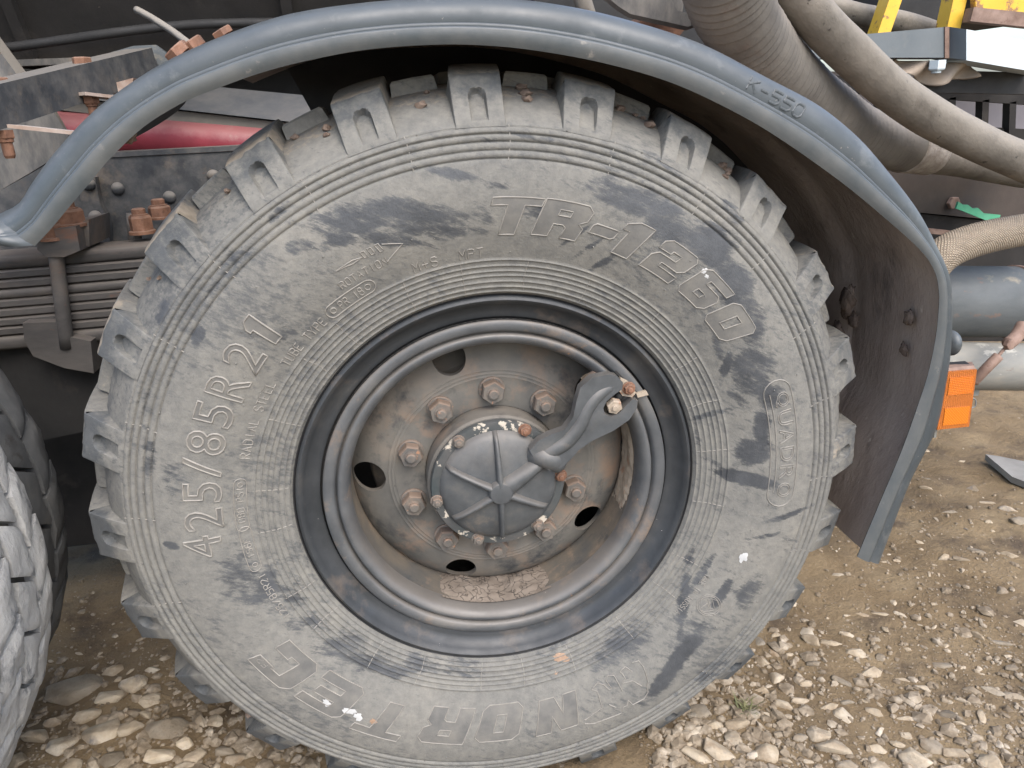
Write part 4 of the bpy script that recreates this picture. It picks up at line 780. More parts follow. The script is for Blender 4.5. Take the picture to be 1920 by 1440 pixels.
def grid_obj(name, fn, ni, nj, mat, parent, thick=0.0, fm=None, mats=None):
    V = np.array([fn(i, j) for i in range(ni) for j in range(nj)]); F = [(i*nj+j, i*nj+j+1, (i+1)*nj+j+1, (i+1)*nj+j) for i in range(ni-1) for j in range(nj-1)]
    o = mesh_obj(name, V, F, mat, parent, mats=mats, fm=fm)
    if thick:
        md = o.modifiers.new('t', 'SOLIDIFY'); md.thickness = thick; md.offset = 0
        bpy.context.view_layer.update(); nm = bpy.data.meshes.new_from_object(o.evaluated_get(bpy.context.evaluated_depsgraph_get())); o.modifiers.clear(); o.data = nm
        nm.polygons.foreach_set('use_smooth', np.ones(len(nm.polygons), bool)); nm.set_sharp_from_angle(angle=.9)
    return o
nj = len(LS)
grid_obj('rolled_lip', lambda i, j: lip_pt(i, LS[j]), NS, nj, 'fender_plastic', guard, .004, mats=['fender_plastic', 'fender_lip_dust'], fm=[1 if j >= 11 else 0 for i in range(NS-1) for j in range(nj-1)])
# the roof of the guard behind the lip, soiled inside; it stops short of the lip's left end
i0 = int(np.argmin(np.linalg.norm(EI-np.array(W(392, 168, YI)), axis=1)))
RB = [0, .02, .06, .10, .14, .18, .22, .248, .256, .30, .36, .42]
def roof_pt(i, j):
    p = EO[i].copy(); rad = np.array([p[0]-c0[0], 0, p[2]-c0[1]]); rad /= np.linalg.norm(rad); b = RB[j]
    p = p - rad*(.004 + (.010 if b > .25 else 0) + (.05*(b-.256) if b > .256 else 0)) + np.array([0, b, 0])
    nzv = mnoise.noise(Vector((p[0]*4, p[1]*4, p[2]*4))); return p + rad*.006*nzv*min(1, b*20)
grid_obj('roof_panel', lambda i, j: roof_pt(i0+i, j), NS-i0, len(RB), 'fender_inside', guard, .004)
iw = int(np.argmin(np.linalg.norm(EI-np.array(W(490, 134, YI)), axis=1))); ie = int(np.argmin(np.linalg.norm(EI-np.array(W(1690, 845, YI)), axis=1)))
def wall_pt(i, j):
    p = roof_pt(iw+i, len(RB)-1); rad = np.array([p[0]-c0[0], 0, p[2]-c0[1]]); rad /= np.linalg.norm(rad); return p - rad*(.17 if iw+i < NS*.62 else .12)*j/5 + np.array([0, .002*j, 0])
grid_obj('inner_wall', wall_pt, ie-iw, 6, 'black_plastic', guard, .004)
def flare_pt(i, j):
    t = i/8; q = lip_pt(0, LS[j]); s = LS[j]; return q + np.array([-.060*t, -.010*math.sin(PI*min(1, t*1.6))-.004*t, (-.004+.012*s)*t - .010*(1-s)*t*t])
grid_obj('flared_end', flare_pt, 9, nj, 'fender_plastic', guard, .004)
# short tab left of the roof
i1 = int(np.argmin(np.linalg.norm(EI-np.array(W(358, 183, YI)), axis=1))); i2 = int(np.argmin(np.linalg.norm(EI-np.array(W(214, 288, YI)), axis=1)))
lo_, hi_ = min(i1, i2), max(i1, i2)
def tab_pt(i, j):
    u = i/(hi_-lo_); p = EI[lo_+i]*.75+EO[lo_+i]*.25; w = .105*(math.sin(PI*min(1, max(0, u)))**.75); return p + np.array([.004, w*j/6+.004, -.002])
grid_obj('end_tab', tab_pt, hi_-lo_+1, 7, 'black_plastic', guard, .003)
# raised marking on the lip
def fender_text():
    a = [int(np.argmin(np.linalg.norm(EO-np.array(W(x, y, YO)), axis=1))) for x, y in ((1395, 120), (1515, 190))]; V = []; F = []; txt = 'K-550'; n = len(txt)
    def P2(u, v):
        f = a[0]+(a[1]-a[0])*u; i = int(f); t = f-i; s = .50-.26*v; return lip_pt(i, s)*(1-t)+lip_pt(i+1, s)*t
    for q, c in enumerate(txt):
        for st in SF[c]:
            pts = [P2((q+.12+.72*x/4)/n, y/6) for x, y in st]; Q = [pts[0]]
            for A, B_ in zip(pts[:-1], pts[1:]): Q += [A+(B_-A)*k/3 for k in (1, 2, 3)]
            for A, B_ in zip(Q[:-1], Q[1:]):
                d = B_-A; ln = np.linalg.norm(d)
                if ln < 1e-6: continue
                nrm = np.array([.25, -.8, .5]); nrm /= np.linalg.norm(nrm); sd_ = np.cross(d/ln, nrm); b = len(V); w = .0019
                for pt in (A-d*.1, B_+d*.1): V += [pt-sd_*w+nrm*.0015, pt+nrm*.0048, pt+sd_*w+nrm*.0015]
                F += [(b, b+3, b+4, b+1), (b+1, b+4, b+5, b+2)]
    mesh_obj('raised_marking', np.array(V), F, 'fender_plastic', guard)
fender_text()
def clod(name, p, size, mat, parent, seed, flat=(1, .5, 1)):
    bm = bmesh.new(); bmesh.ops.create_icosphere(bm, subdivisions=3, radius=1)
    for v in bm.verts:
        d = 1 + .55*mnoise.noise(v.co*1.8+Vector((seed, 0, 0))) + .35*mnoise.noise(v.co*5+Vector((0, seed, 0))); v.co = Vector((v.co.x*flat[0], v.co.y*flat[1], v.co.z*flat[2]))*d*size + Vector(p)
    return bm_obj(name, bm, mat, parent, smooth=True, sharp=3)
for i, (px, py, yy, sz, fl) in enumerate(((1590, 560, .19, .018, (.4, 1, 1.4)), (1600, 600, .20, .014, (.4, 1, 1)), (1585, 585, .22, .012, (.4, 1, 1)), (1703, 597, .06, .011, (.35, 1, 1.2)), (1695, 655, .07, .010, (.35, 1, 1)), (1570, 620, .24, .016, (.4, 1, 1.2)), (244, 257, -.0, .007, (1, .5, 1)))):
    clod('mud_clod', W(px, py, yy), sz, 'mud_clod', guard, i*3.7, fl)
# rusty bolts that hold the guard
def bolt_at(name, p, R, h, mat, parent, axis=(0, 0, 1), stud=0.0, studh=0.0, washer=0.0):
    me = hexnut_mesh(name, R, h, .1, stud=stud, studh=studh, washer=washer); o = from_mesh(name, me, mat, parent, p); o.rotation_euler = Vector((0, -1, 0)).rotation_difference(Vector(axis)).to_euler(); return o
bolt_at('bolt', W(340, 104, .05), .017, .012, 'rusty_bolt', guard, (-.6, -.1, .8)); bolt_at('bolt', W(368, 92, .06), .016, .012, 'rusty_bolt', guard, (-.5, -.1, .85)); bolt_at('bolt', W(421, 66, .05), .014, .008, 'rusty_bolt', guard, (-.45, -.1, .9))
bm = bmesh.new(); bmesh.ops.create_uvsphere(bm, u_segments=24, v_segments=12, radius=.021)
for v in bm.verts: v.co = Vector((v.co.x*.6, v.co.y, v.co.z)) + W(1783, 643, .02)
bm_obj('rubber_button', bm, 'fender_plastic', guard, smooth=True, sharp=3)

# ---- amber side marker lamp
LC = [W(*p, -.022) for p in ((1772, 698), (1832, 693), (1817, 800), (1757, 806))]
lamp = thing('side_marker_lamp', 'amber side marker lamp with reflector panels beside the mudguard end', 'lamp', LC[3]+Vector((.02, .02, 0)))
dn = Vector((.12, 1, .05)).normalized()
def quad(u0, u1, v0, v1, off): 
    f = lambda u, v: LC[0].lerp(LC[1], u).lerp(LC[3].lerp(LC[2], u), v) + dn*off
    return [f(u0, v0), f(u1, v0), f(u1, v1), f(u0, v1)]
prism('base', quad(-.06, 1.0, -.02, 1.0, .020), dn*.014, 'black_iron', lamp, .002)
lens = prism('lens', quad(0, 1, 0, 1, 0), dn*.020, 'amber_clear', lamp, .003, 3)
prism('reflector', quad(.17, .93, .10, .40, -.0012), dn*.004, 'amber_hex', lens, .0006); prism('reflector', quad(.15, .92, .63, .93, -.0012), dn*.004, 'amber_diamond', lens, .0006)
prism('cover', [LC[0]+dn*.004, LC[1]+dn*.004, W(1825, 684, .012), W(1764, 686, .012)], (0, .004, .004), 'rust_clamp', lamp, .001)
tube('wire_loop', [W(1820, 745, .0), W(1829, 750, .0), W(1828, 762, .0), W(1818, 765, .0)], .0012, 'grey_paint', lamp, 6, 14)
bar('back_strip', W(1752, 820, -.012), W(1771, 690, -.012), .004, .003, 'peeling_pipe', lamp, bevel=0)

# ================================================================== LEFT: CHASSIS, SPRING AND BRACKETS
# dark body of the truck above the chassis
zb = W(60, 113, .75).z
body = thing('truck_underside', 'black underside of the truck body above the mudguard', 'truck body', (0, 1.3, zb))
prism('side_wall', [(-2.6, .78, zb), (.30, .78, zb), (.30, .42, zb+.62), (-2.6, .42, zb+.62)], (0, .04, .03), 'black_body', body, .012)
prism('floor_pan', [(-2.6, .825, zb+.02), (.30, .825, zb+.02), (.30, 2.5, zb+.06), (-2.6, 2.5, zb+.06)], (0, 0, .03), 'black_body', body, .005)
prism('dark_backdrop', [(-2.6, .90, .75), (.55, .90, .75), (.55, .90, zb+.02), (-2.6, .90, zb+.02)], (0, .02, 0), 'black_body', body, .003)  # added black sheet, stands in for the darkness under the body
bar('ledge', (-2.6, .772, zb-.004), (.30, .772, zb-.004), .05, .012, 'steel_plate', body, bevel=.002)
for k, (pts, r_) in enumerate((([(-2.0, .70, zb+.06), (-1.0, .68, zb+.01), (-.45, .69, zb+.05), (.2, .70, zb+.02)], .009), ([(-1.6, .72, zb-.02), (-.9, .70, zb-.045), (-.3, .72, zb-.03), (.3, .72, zb-.06)], .006))):
    tube('cable', [Vector(p) for p in pts], r_, 'black_iron', body, 10, 40)
for x in (-1.35, -.82, -.3): bar('rib', (x, .775, zb+.01), (x+.02, .435, zb+.60), .05, .02, 'black_body', body, bevel=.004, up=(1, 0, 0))
# chassis rail with riveted bracket
ya = .70
zt, zl = W(300, 291, ya).z, W(250, 470, ya).z-.06
rail = thing('chassis_rail', 'riveted dark steel chassis rail behind the leaf spring', 'chassis rail', (0, ya, 0.8))
prism('web', [(-2.6, ya, zl), (.42, ya, zl), (.42, ya, zt), (-2.6, ya, zt)], (0, .010, 0), 'dark_steel', rail, .003)
prism('flange', [(-2.6, ya-.004, zt+.001), (.42, ya-.004, zt+.001), (.42, ya+.08, zt+.001), (-2.6, ya+.08, zt+.001)], (0, 0, .010), 'dark_steel', rail, .003)
def dome(name, p, r, mat, parent, h=.5):
    bm = bmesh.new(); bmesh.ops.create_uvsphere(bm, u_segments=20, v_segments=10, radius=r)
    for v in bm.verts: v.co = Vector((v.co.x, v.co.y*h, v.co.z))+Vector(p)
    return bm_obj(name, bm, mat, parent, smooth=True, sharp=3)
for px, py in ((221, 354), (213, 250), (318, 370), (400, 330)): dome('rivet', W(px, py, ya-.001), .0135, 'dark_steel', rail, .75)
prism('hanger', [W(x, y, ya-.022) for x, y in ((152, 330), (178, 332), (183, 362), (188, 385), (204, 410), (206, 455), (168, 458), (160, 410), (150, 370))], (0, .02, 0), 'dark_steel', rail, .005, 3)
for px, py in ((166, 346), (179, 407)): dome('rivet', W(px, py, ya-.024), .0135, 'dark_steel', rail, .75)
# red tube and two beams over the rail
rt = thing('red_tube', 'red painted round tube lying on the chassis rail', 'tube', W(300, 270, .80))
tube('pipe', [W(-60, 232, .80), W(300, 257, .80), W(560, 278, .80)], .040, 'red_paint', rt, 32, 30)
bolt_at('drain_plug', W(346, 297, .78), .010, .012, 'black_iron', rt, (0, -.2, -1))
def beam(name, label, tl, tr, br, bl, Y, mat, depth=.06):
    o = prism(name, [W(*tl, Y), W(*tr, Y), W(*br, Y), W(*bl, Y)], (0, depth, 0), mat, None, .004); tag(o, label, 'beam'); return o
beam('grey_beam', 'wide grey steel beam above the olive strip and red tube', (40, 128), (640, 185), (640, 239), (40, 172), .77, 'grey_beam')
beam('olive_strip', 'narrow olive strip between grey beam and red tube', (60, 177), (620, 240), (620, 266), (60, 200), .785, 'olive_beam')
# leaf spring, nine leaves
sp_ = thing('leaf_spring', 'stack of dark steel spring leaves clamped by U-bolts', 'leaf spring', (-1.0, .55, .45))
ysp = .52; tops = [463, 491, 509, 527, 545, 562, 579, 596, 613, 640]
for k in range(9):
    a, b = W(210, tops[k], ysp), W(210, tops[k+1], ysp); t = (a.z-b.z); L0 = -2.3+.07*k; L1 = .35-.05*k
    bm = bmesh.new(); n = 26; vs = []
    for i in range(n+1):
        x = L0+(L1-L0)*i/n; dz = .035*((x+1.0)/1.3)**2 - .002
        for y, z in ((ysp+.004, a.z-t*.95), (ysp, a.z-t*.78), (ysp, a.z-t*.22), (ysp+.004, a.z-t*.05), (ysp+.09, a.z-t*.05), (ysp+.09, a.z-t*.95)): vs.append(bm.verts.new((x, y, z+dz)))
    for i in range(n):
        for j in range(6): bm.faces.new((vs[i*6+j], vs[i*6+(j+1) % 6], vs[(i+1)*6+(j+1) % 6], vs[(i+1)*6+j]))
    bm.faces.new(vs[:6][::-1]); bm.faces.new(vs[-6:]); bm_obj('leaf', bm, 'spring_steel', sp_, smooth=True, sharp=.9)
tube('u_bolt', [W(104, 470, ysp-.022), W(126, 652, ysp-.022)], .0135, 'spring_steel', sp_, 16); tube('u_bolt', [W(250, 400, ysp+.10), W(262, 600, ysp+.10)], .0135, 'spring_steel', sp_, 16)
prism('clamp_block', [W(x, y, ysp-.045) for x, y in ((68, 434), (142, 424), (150, 470), (120, 482), (86, 482), (70, 468))], (0, .06, 0), 'spring_steel', sp_, .006, 3)
prism('clamp_block', [W(x, y, ysp-.01) for x, y in ((110, 424), (166, 412), (168, 462), (118, 466))], (0, .12, 0), 'spring_steel', sp_, .006, 3)
for px, py, yy, R, h in ((135, 424, ysp-.005, .026, .032), (100, 450, ysp-.03, .020, .03), (268, 438, ysp+.06, .022, .036), (302, 410, ysp+.10, .022, .026)): bolt_at('clamp_nut', W(px, py, yy), R, h, 'rusty_bolt', sp_, (0, 0, 1), stud=.013, studh=.014, washer=R*1.15)
prism('spring_seat', [W(x, y, ysp-.03) for x, y in ((42, 606), (108, 604), (112, 628), (170, 640), (176, 700), (120, 690), (62, 668), (46, 640))], (0, .15, 0), 'spring_steel', sp_, .006, 3)
prism('spring_seat', [W(x, y, ysp+.03) for x, y in ((-60, 655), (120, 640), (420, 640), (420, 720), (200, 800), (60, 830), (-60, 760))], (0, .16, 0), 'black_iron', sp_, .006, 3)
ax = thing('axle_housing', 'dark axle housing behind the leaf spring', 'axle', (-.6, 1.0, .6))
prism('casing', [(-1.9, .80, .16), (-.05, .80, .16), (-.05, .80, .66), (-1.9, .80, .66)], (0, .3, 0), 'black_body', ax, .05, 4)
lathe('beam_tube', [(.001, .42), (.11, .42), (.11, 1.6), (.001, 1.6)], 'black_iron', ax, 40)
def far_wheel(label, cx):  # wheels added to block light coming from the far side
    t = thing('added_far_wheel', label, 'wheel', (cx, 1.85, 0)); lathe('tyre', [(.25, 1.66), (.33, 1.60), (.46, 1.58), (.56, 1.62), (.60, 1.68), (.60, 2.0), (.5, 2.05), (.25, 2.0)], 'black_body', t, 64); lathe('disc', [(.251, 1.70), (.1, 1.72), (.001, 1.72)], 'black_iron', t, 48)
far_wheel('black wheel added to block light far behind the dusty lugged wheel', 0.0); far_wheel('black wheel added to block light far behind the worn-tread tyres', -1.32)
# mudguard bracket: square tube, flat strips, bolts and gusset plate
br = thing('mudguard_bracket', 'dark square steel tube bracket with rusty bolts behind the mudguard', 'bracket', W(120, 180, .4))
a, b = W(-70, 212, .12), W(268, 120, .62)
bar('square_tube', a, b, .052, .055, 'dark_steel', br, bevel=.006)
dome('end_cap', b, .026, 'dark_steel', br, 1.0)
bolt_at('bolt', W(155, 122, .40), .015, .012, 'rusty_bolt', br); bolt_at('bolt', W(0, 162, .22), .013, .012, 'rusty_bolt', br)
bolt_at('nut', W(168, 178, .36), .013, .014, 'rusty_bolt', br, (0, 0, -1), stud=.007, studh=.022); bolt_at('nut', W(6, 244, .16), .0125, .012, 'rusty_bolt', br, (0, 0, -1), stud=.0075, studh=.026)
bar('flat_strip', W(-20, 232, .17), W(170, 252, .19), .034, .005, 'rust_strip', br, bevel=.001); bar('flat_strip', W(150, 176, .34), W(270, 190, .42), .03, .005, 'rust_strip', br, bevel=.001)
prism('spacer', [W(x, y, .46) for x, y in ((205, 158), (250, 146), (246, 172), (208, 176))], (0, .03, 0), 'rust_strip', br, .002)
prism('end_plate', [W(x, y, .64) for x, y in ((208, 98), (250, 86), (292, 84), (330, 112), (335, 140), (212, 142))], (0, .012, 0), 'tank_paint', br, .002)
tube('stay_rod', [W(256, 18, .50), W(285, 34, .46), (W(325, 60, .40)), W(362, 88, .33)], .006, 'steel_plate', br, 10, 24)
pl = prism('gusset_plate', [W(x, y, .46) for x, y in ((-80, 330), (-20, 215), (95, 198), (132, 262), (120, 285), (60, 322), (-60, 392))], (0, .012, 0), 'steel_plate', None, .003); tag(pl, 'scratched grey gusset plate under the bracket tube', 'steel plate')
pl = prism('diagonal_brace', [W(x, y, .40) for x, y in ((-80, 402), (60, 324), (118, 290), (110, 325), (60, 400), (20, 440), (-80, 470))], (0, .05, 0), 'dark_steel', None, .004); tag(pl, 'dark diagonal brace with dusty top edge behind the mudguard end', 'brace')
pl = bar('slanted_strut', W(-60, 40, .62), W(52, 190, .62), .05, .045, 'steel_plate', None); tag(pl, 'slanted steel strut with rust patch beside the black body', 'strut')

# ================================================================== LEFT: TANDEM TYRES of the axle behind
def tandem(label, cx, R, y0, y1, mat, carc, cols, rows, a0, a1, gap, seed):
    t = thing('worn_tyre', label, 'tyre', (cx, (y0+y1)/2, 0)); w = y1-y0
    lathe('carcass', [(R*.55, y0+.03), (R*.66, y0-.012), (R*.8, y0-.022), (R*.91, y0-.008), (R-.034, y0+.012), (R-.026, y0+.04), (R-.022, (y0+y1)/2), (R-.026, y1-.04), (R-.034, y1-.012), (R*.91, y1+.008), (R*.8, y1+.02), (R*.55, y1-.03)], carc, t, 120, (cx, 0, R-.012))
    rr = random.Random(seed); zc = R-.012
    for c in range(cols):
        for k in range(rows):
            ac = a0+(a1-a0)*(k+.5+(.5 if c % 2 else 0))/rows; aw = (a1-a0)/rows*(1-gap); yc0 = y0+w*c/cols+.004; yc1 = y0+w*(c+1)/cols-.004; V = []; F = []; nu, nv = 9, 6; sd = rr.random()*50
            for i in range(nu):
                for j in range(nv):
                    u = i/(nu-1)-.5; v = j/(nv-1); e = 1-min(1, min(.5-abs(u), .5-abs(v-.5))*14)
                    th = ac+u*aw + (v-.5)*aw*.42*(1 if c % 2 else -1); y = yc0+(yc1-yc0)*v; crown = .014*((y-(y0+y1)/2)/(w/2))**2
                    r = R - crown - .004*e*e + .006*mnoise.noise(Vector((th*9+sd, y*30, sd))) + .0022*mnoise.noise(Vector((th*60, y*160, sd))) - .004*max(0, mnoise.noise(Vector((th*26, y*90, 3+sd))))
                    V.append((cx+r*math.cos(th), y, zc+r*math.sin(th)))
            F = [(i*nv+j, i*nv+j+1, (i+1)*nv+j+1, (i+1)*nv+j) for i in range(nu-1) for j in range(nv-1)]
            lp = [(i, 0) for i in range(nu)]+[(nu-1, j) for j in range(1, nv)]+[(i, nv-1) for i in range(nu-2, -1, -1)]+[(0, j) for j in range(nv-2, 0, -1)]; b0 = len(V)
            for (i, j) in lp:
                p = V[i*nv+j]; d = np.array([p[0]-cx, 0, p[2]-zc]); d /= np.linalg.norm(d); V.append(tuple(np.array(p)-d*.03))
            for q in range(len(lp)): q2 = (q+1) % len(lp); F.append((lp[q][0]*nv+lp[q][1], b0+q, b0+q2, lp[q2][0]*nv+lp[q2][1]))
            V = np.array(V); V[:, 2] = np.maximum(V[:, 2], .002); o = mesh_obj('tread_block', V, F, mat, t); o.data.set_sharp_from_angle(angle=.8)
    return t
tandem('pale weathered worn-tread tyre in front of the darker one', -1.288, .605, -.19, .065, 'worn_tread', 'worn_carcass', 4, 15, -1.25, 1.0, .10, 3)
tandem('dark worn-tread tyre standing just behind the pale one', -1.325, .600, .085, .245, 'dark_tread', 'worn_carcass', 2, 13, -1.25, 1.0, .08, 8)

# ================================================================== RIGHT: HOSES, PIPES AND THE NEXT VEHICLE
h1 = thing('corrugated_hose', 'thick tape-wrapped corrugated hose curving down behind the mudguard', 'hose', W(1560, 230, .4))
pth = [W(1345, -90, .10), W(1372, 10, .16), W(1412, 80, .22), W(1475, 150, .30), W(1560, 217, .38), W(1640, 260, .44), W(1735, 283, .50)]
def corr(f):
    g = f*52 + 1.2*mnoise.noise(Vector((f*14, 2, 0))); q = g-math.floor(g); return 1 + (.05+.025*mnoise.noise(Vector((f*30, 0, 5))))*(q**.6-.5) + .03*mnoise.noise(Vector((f*9, 7, 1)))
tube('wrapped_body', pth, (.062, .048), 'tape_wrap', h1, 32, 520, wob=.05, radf=corr)
tube('foil_band', [W(1700, 276, .475), W(1745, 286, .505)], (.052, .049), 'foil_tape', h1, 28, 16, wob=.12)
tube('tail_wrap', [W(1740, 285, .50), W(1820, 296, .55), W(1925, 318, .62)], (.046, .043), 'hose_dust', h1, 24, 40, wob=.08)
p2 = thing('dusty_pipe', 'long dusty beige pipe crossing in front of the grey channel', 'pipe', W(1680, 170, .3))
tube('pipe', [W(1420, -110, .20), W(1510, 10, .22), W(1600, 105, .26), W(1700, 190, .30), (W(1810, 255, .34)), W(1960, 322, .38)], (.034, .037), 'hose_dust', p2, 32, 80, wob=.06)
p3 = tube('beige_pipe', [W(1500, -10, 1.14), W(1600, 25, 1.15), W(1700, 44, 1.16), W(1800, 78, 1.18)], .030, 'hose_dust', None, 24, 24); tag(p3, 'thinner beige pipe behind the yellow posts', 'pipe')
ch = thing('grey_channel', 'bent grey steel channel with white painted end', 'channel', W(1700, 100, .9))
prism('channel_arm', [W(x, y, .9) for x, y in ((1420, 86), (1560, 72), (1610, 65), (1778, 50), (1778, 108), (1666, 108), (1560, 108), (1420, 118))], (0, .08, 0), 'grey_paint', ch, .006, 3)
prism('channel_arm', [W(1778, 50, .9), W(1812, 55, .86), W(1812, 113, .86), W(1778, 108, .9)], (0.01, .08, 0), 'grey_paint', ch, .004, 3); prism('white_end', [W(1812, 55, .86), W(1960, 82, .88), W(1960, 138, .88), W(1812, 113, .86)], (0.0, .08, 0), 'white_paint', ch, .004, 3)
prism('weld_bead', [W(1772, 50, .896), W(1780, 50, .896), W(1780, 109, .896), (W(1772, 109, .896))], (0, .01, 0), 'rust_clamp', ch, .001)
pl = prism('hanging_lug', [W(x, y, .92) for x, y in ((1488, 113), (1535, 112), (1535, 132), (1510, 142), (1490, 134))], (0, .03, 0), 'steel_plate', ch, .003)
bolt_at('bolt', W(1758, 113, .90), .022, .024, 'white_paint', ch, (0, 0, -1), stud=.012, studh=.008)
def drape():
    V = []; F = []; nu, nv = 24, 12
    for i in range(nu):
        for j in range(nv):
            u, v = i/(nu-1), j/(nv-1); x = 1680+150*u; low = 18+34*math.exp(-((u-.5)/.22)**2)+8*math.sin(u*9); p = W(x, 112+low*v+8*u, .93); p.y += .02*math.sin(u*14+v*3); V.append(p[:])
    F = [(i*nv+j, i*nv+j+1, (i+1)*nv+j+1, (i+1)*nv+j) for i in range(nu-1) for j in range(nv-1)]
    o = mesh_obj('canvas_flap', np.array(V), F, 'canvas', None); md = o.modifiers.new('s', 'SOLIDIFY'); md.thickness = .006; tag(o, 'tan canvas flap hanging under the grey channel', 'canvas')
drape()
yf = thing('yellow_frame', 'rust-stained yellow steel frame behind the grey channel', 'frame', W(1720, 40, 1.05))
bar('post', W(1645, 70, 1.05), W(1690, -60, 1.05), .036, .05, 'yellow_paint', yf, up=(0, 1, 0)); bar('post', W(1776, 58, 1.05), W(1802, -60, 1.05), .04, .05, 'yellow_paint', yf, up=(0, 1, 0))
prism('panel', [W(x, y, 1.0) for x, y in ((1826, -60), (1990, -60), (1990, 28), (1830, 18))], (0, .02, 0), 'yellow_paint', yf, .004); bar('rail', W(1815, 28, .99), W(1990, 46, .95), .04, .034, 'rust_clamp', yf)
rp = prism('red_truck_side', [W(x, y, 4.2) for x, y in ((1300, -260), (2500, -260), (2500, 60), (1900, 40), (1640, 8), (1300, 60))], (0, .2, 0), 'faded_red', None, .02); tag(rp, 'blurred red side of another vehicle in the background', 'vehicle panel')
gb = prism('dark_block', [W(x, y, 1.35) for x, y in ((1680, -60), (1770, -60), (1775, 30), (1740, 42), (1690, 40), (1640, 20))], (0, .3, 0), 'black_iron', None, .01); tag(gb, 'dark machinery block between the yellow posts', 'machinery')
lb = thing('dark_beam', 'dark grey beam below the canvas flap', 'beam', W(1850, 150, .95)); prism('web', [W(x, y, .95) for x, y in ((1430, 128), (1560, 140), (1700, 160), (1790, 132), (1990, 138), (1990, 178), (1780, 174), (1640, 172), (1430, 166))], (0, .05, 0), 'black_iron', lb, .004)
gr = thing('slotted_grille', 'black slotted grille with grey openings behind the dusty pipe', 'grille', W(1800, 210, 1.2))
bar('grille_bar', W(1520, 160, 1.2), W(2000, 192, 1.2), .03, .03, 'black_body', gr)
for px in (1590, 1650, 1716, 1780, 1842, 1893, 1950): bar('tooth', W(px, 165+(px-1520)*.07, 1.2), W(px-2, 226+(px-1520)*.06, 1.2), .022, .03, 'black_body', gr, bevel=.002)
bar('grille_bar', W(1520, 236, 1.22), W(2000, 262, 1.22), .03, .05, 'black_body', gr)
ls = prism('pale_sheet', [W(x, y, 2.4) for x, y in ((1480, 130), (2100, 160), (2100, 330), (1480, 330))], (0, .05, 0), 'lilac_sheet', None, .01); tag(ls, 'pale grey sheet seen through the slotted grille', 'sheet')
tk = thing('brown_box', 'large dark brown dusty box under the corrugated hose', 'box', W(1780, 400, .75))
prism('side', [W(x, y, .72) for x, y in ((1560, 300), (1990, 330), (1990, 425), (1700, 396), (1560, 380))], (0, .5, 0), 'brown_body', tk, .012, 3); prism('base', [W(x, y, .73) for x, y in ((1560, 386), (1700, 398), (1990, 428), (1990, 640), (1560, 640))], (0, .5, 0), 'black_body', tk, .006)
bar('pink_rod', W(1735, 432, .66), W(1810, 440, .66), .01, .012, 'rust_clamp', tk, bevel=.001); bolt_at('plug', W(1785, 380, .715), .016, .012, 'rust_clamp', tk, (0, -1, 0))
gs = prism('green_strip', [W(x, y, .66) for x, y in ((1793, 391), (1797, 378), (1806, 384), (1815, 384), (1824, 391), (1834, 390), (1845, 400), (1876, 403), (1874, 413), (1856, 416))], (0, .006, 0), 'green_strip', None, .0015); tag(gs, 'bright green wavy plastic strip on the brown box', 'strip')
bh = tube('braided_hose', [W(1738, 510, .34), W(1765, 480, .35), W(1800, 460, .37), W(1860, 442, .40), W(1960, 424, .44)], (.036, .034), 'braid', None, 28, 60, uvs=True); tag(bh, 'tan braided hose above the blue-grey air tank', 'hose')
t1 = thing('air_tank', 'blue-grey cylindrical air tank with worn paint', 'tank', W(1840, 570, .46))
tube('shell', [W(1690, 566, .50), W(1912, 566, .50)], .083, 'tank_paint', t1, 48, 20); tube('end_dome', [W(1908, 566, .50), W(1935, 566, .50)], (.082, .05), 'tank_paint', t1, 48, 8)
tube('strap', [W(1893, 566, .50), W(1901, 566, .50)], .086, 'rust_clamp', t1, 48, 4)
t2 = thing('peeling_pipe', 'pale pipe with peeling paint under the air tank', 'pipe', W(1850, 690, .45))
tube('pipe', [W(1690, 684, .44), W(2000, 690, .44)], .056, 'peeling_pipe', t2, 40, 20)
tube('clamp', [W(1918, 610, .36), W(1905, 632, .345), W(1890, 645, .335)], .014, 'rust_clamp', t2, 14, 12); tube('clamp_rod', [W(1893, 642, .335), W(1868, 672, .325)], .0035, 'rust_clamp', t2, 8); tube('clamp', [W(1872, 668, .325), W(1850, 690, .325), W(1825, 716, .34)], .011, 'rust_clamp', t2, 14, 12)
bolt_at('clamp_nut', W(1888, 646, .33), .012, .01, 'rust_clamp', t2, (.2, -1, .2)); prism('bracket', [W(x, y, .42) for x, y in ((1815, 728), (1838, 728), (1834, 742), (1818, 742))], (0, .02, 0), 'peeling_pipe', t2, .001)
# bracket above the guard
mb = thing('hose_bracket', 'rusty plate bracket holding the corrugated hose above the mudguard', 'bracket', W(1220, 30, .3))
prism('plate', [W(x, y, .25) for x, y in ((1120, -20), (1160, 12), (1182, 26), (1290, 50), (1318, 40), (1316, 30), (1270, 20), (1250, -20))], (0, .01, -.005), 'steel_plate', mb, .002); prism('upright', [W(x, y, .27) for x, y in ((1225, -50), (1292, -50), (1276, 42), (1222, 32))], (0, .02, 0), 'steel_plate', mb, .003)
prism('rust_block', [W(x, y, .32) for x, y in ((1205, 30), (1290, 48), (1265, 78), (1190, 60))], (0, .08, 0), 'rusty_bolt', mb, .003)
pp = tube('thin_post', [W(1080, -40, .45), W(1105, 40, .45)], .016, 'hose_dust', None, 16, 8); tag(pp, 'grey post rising behind the mudguard top', 'post')
db = prism('machinery_mass', [W(x, y, .62) for x, y in ((1000, -120), (1560, -120), (1560, 60), (1480, 130), (1300, 150), (1000, 120))], (0, .6, 0), 'black_iron', None, .01); tag(db, 'dark machinery mass behind the hose and mudguard', 'machinery')
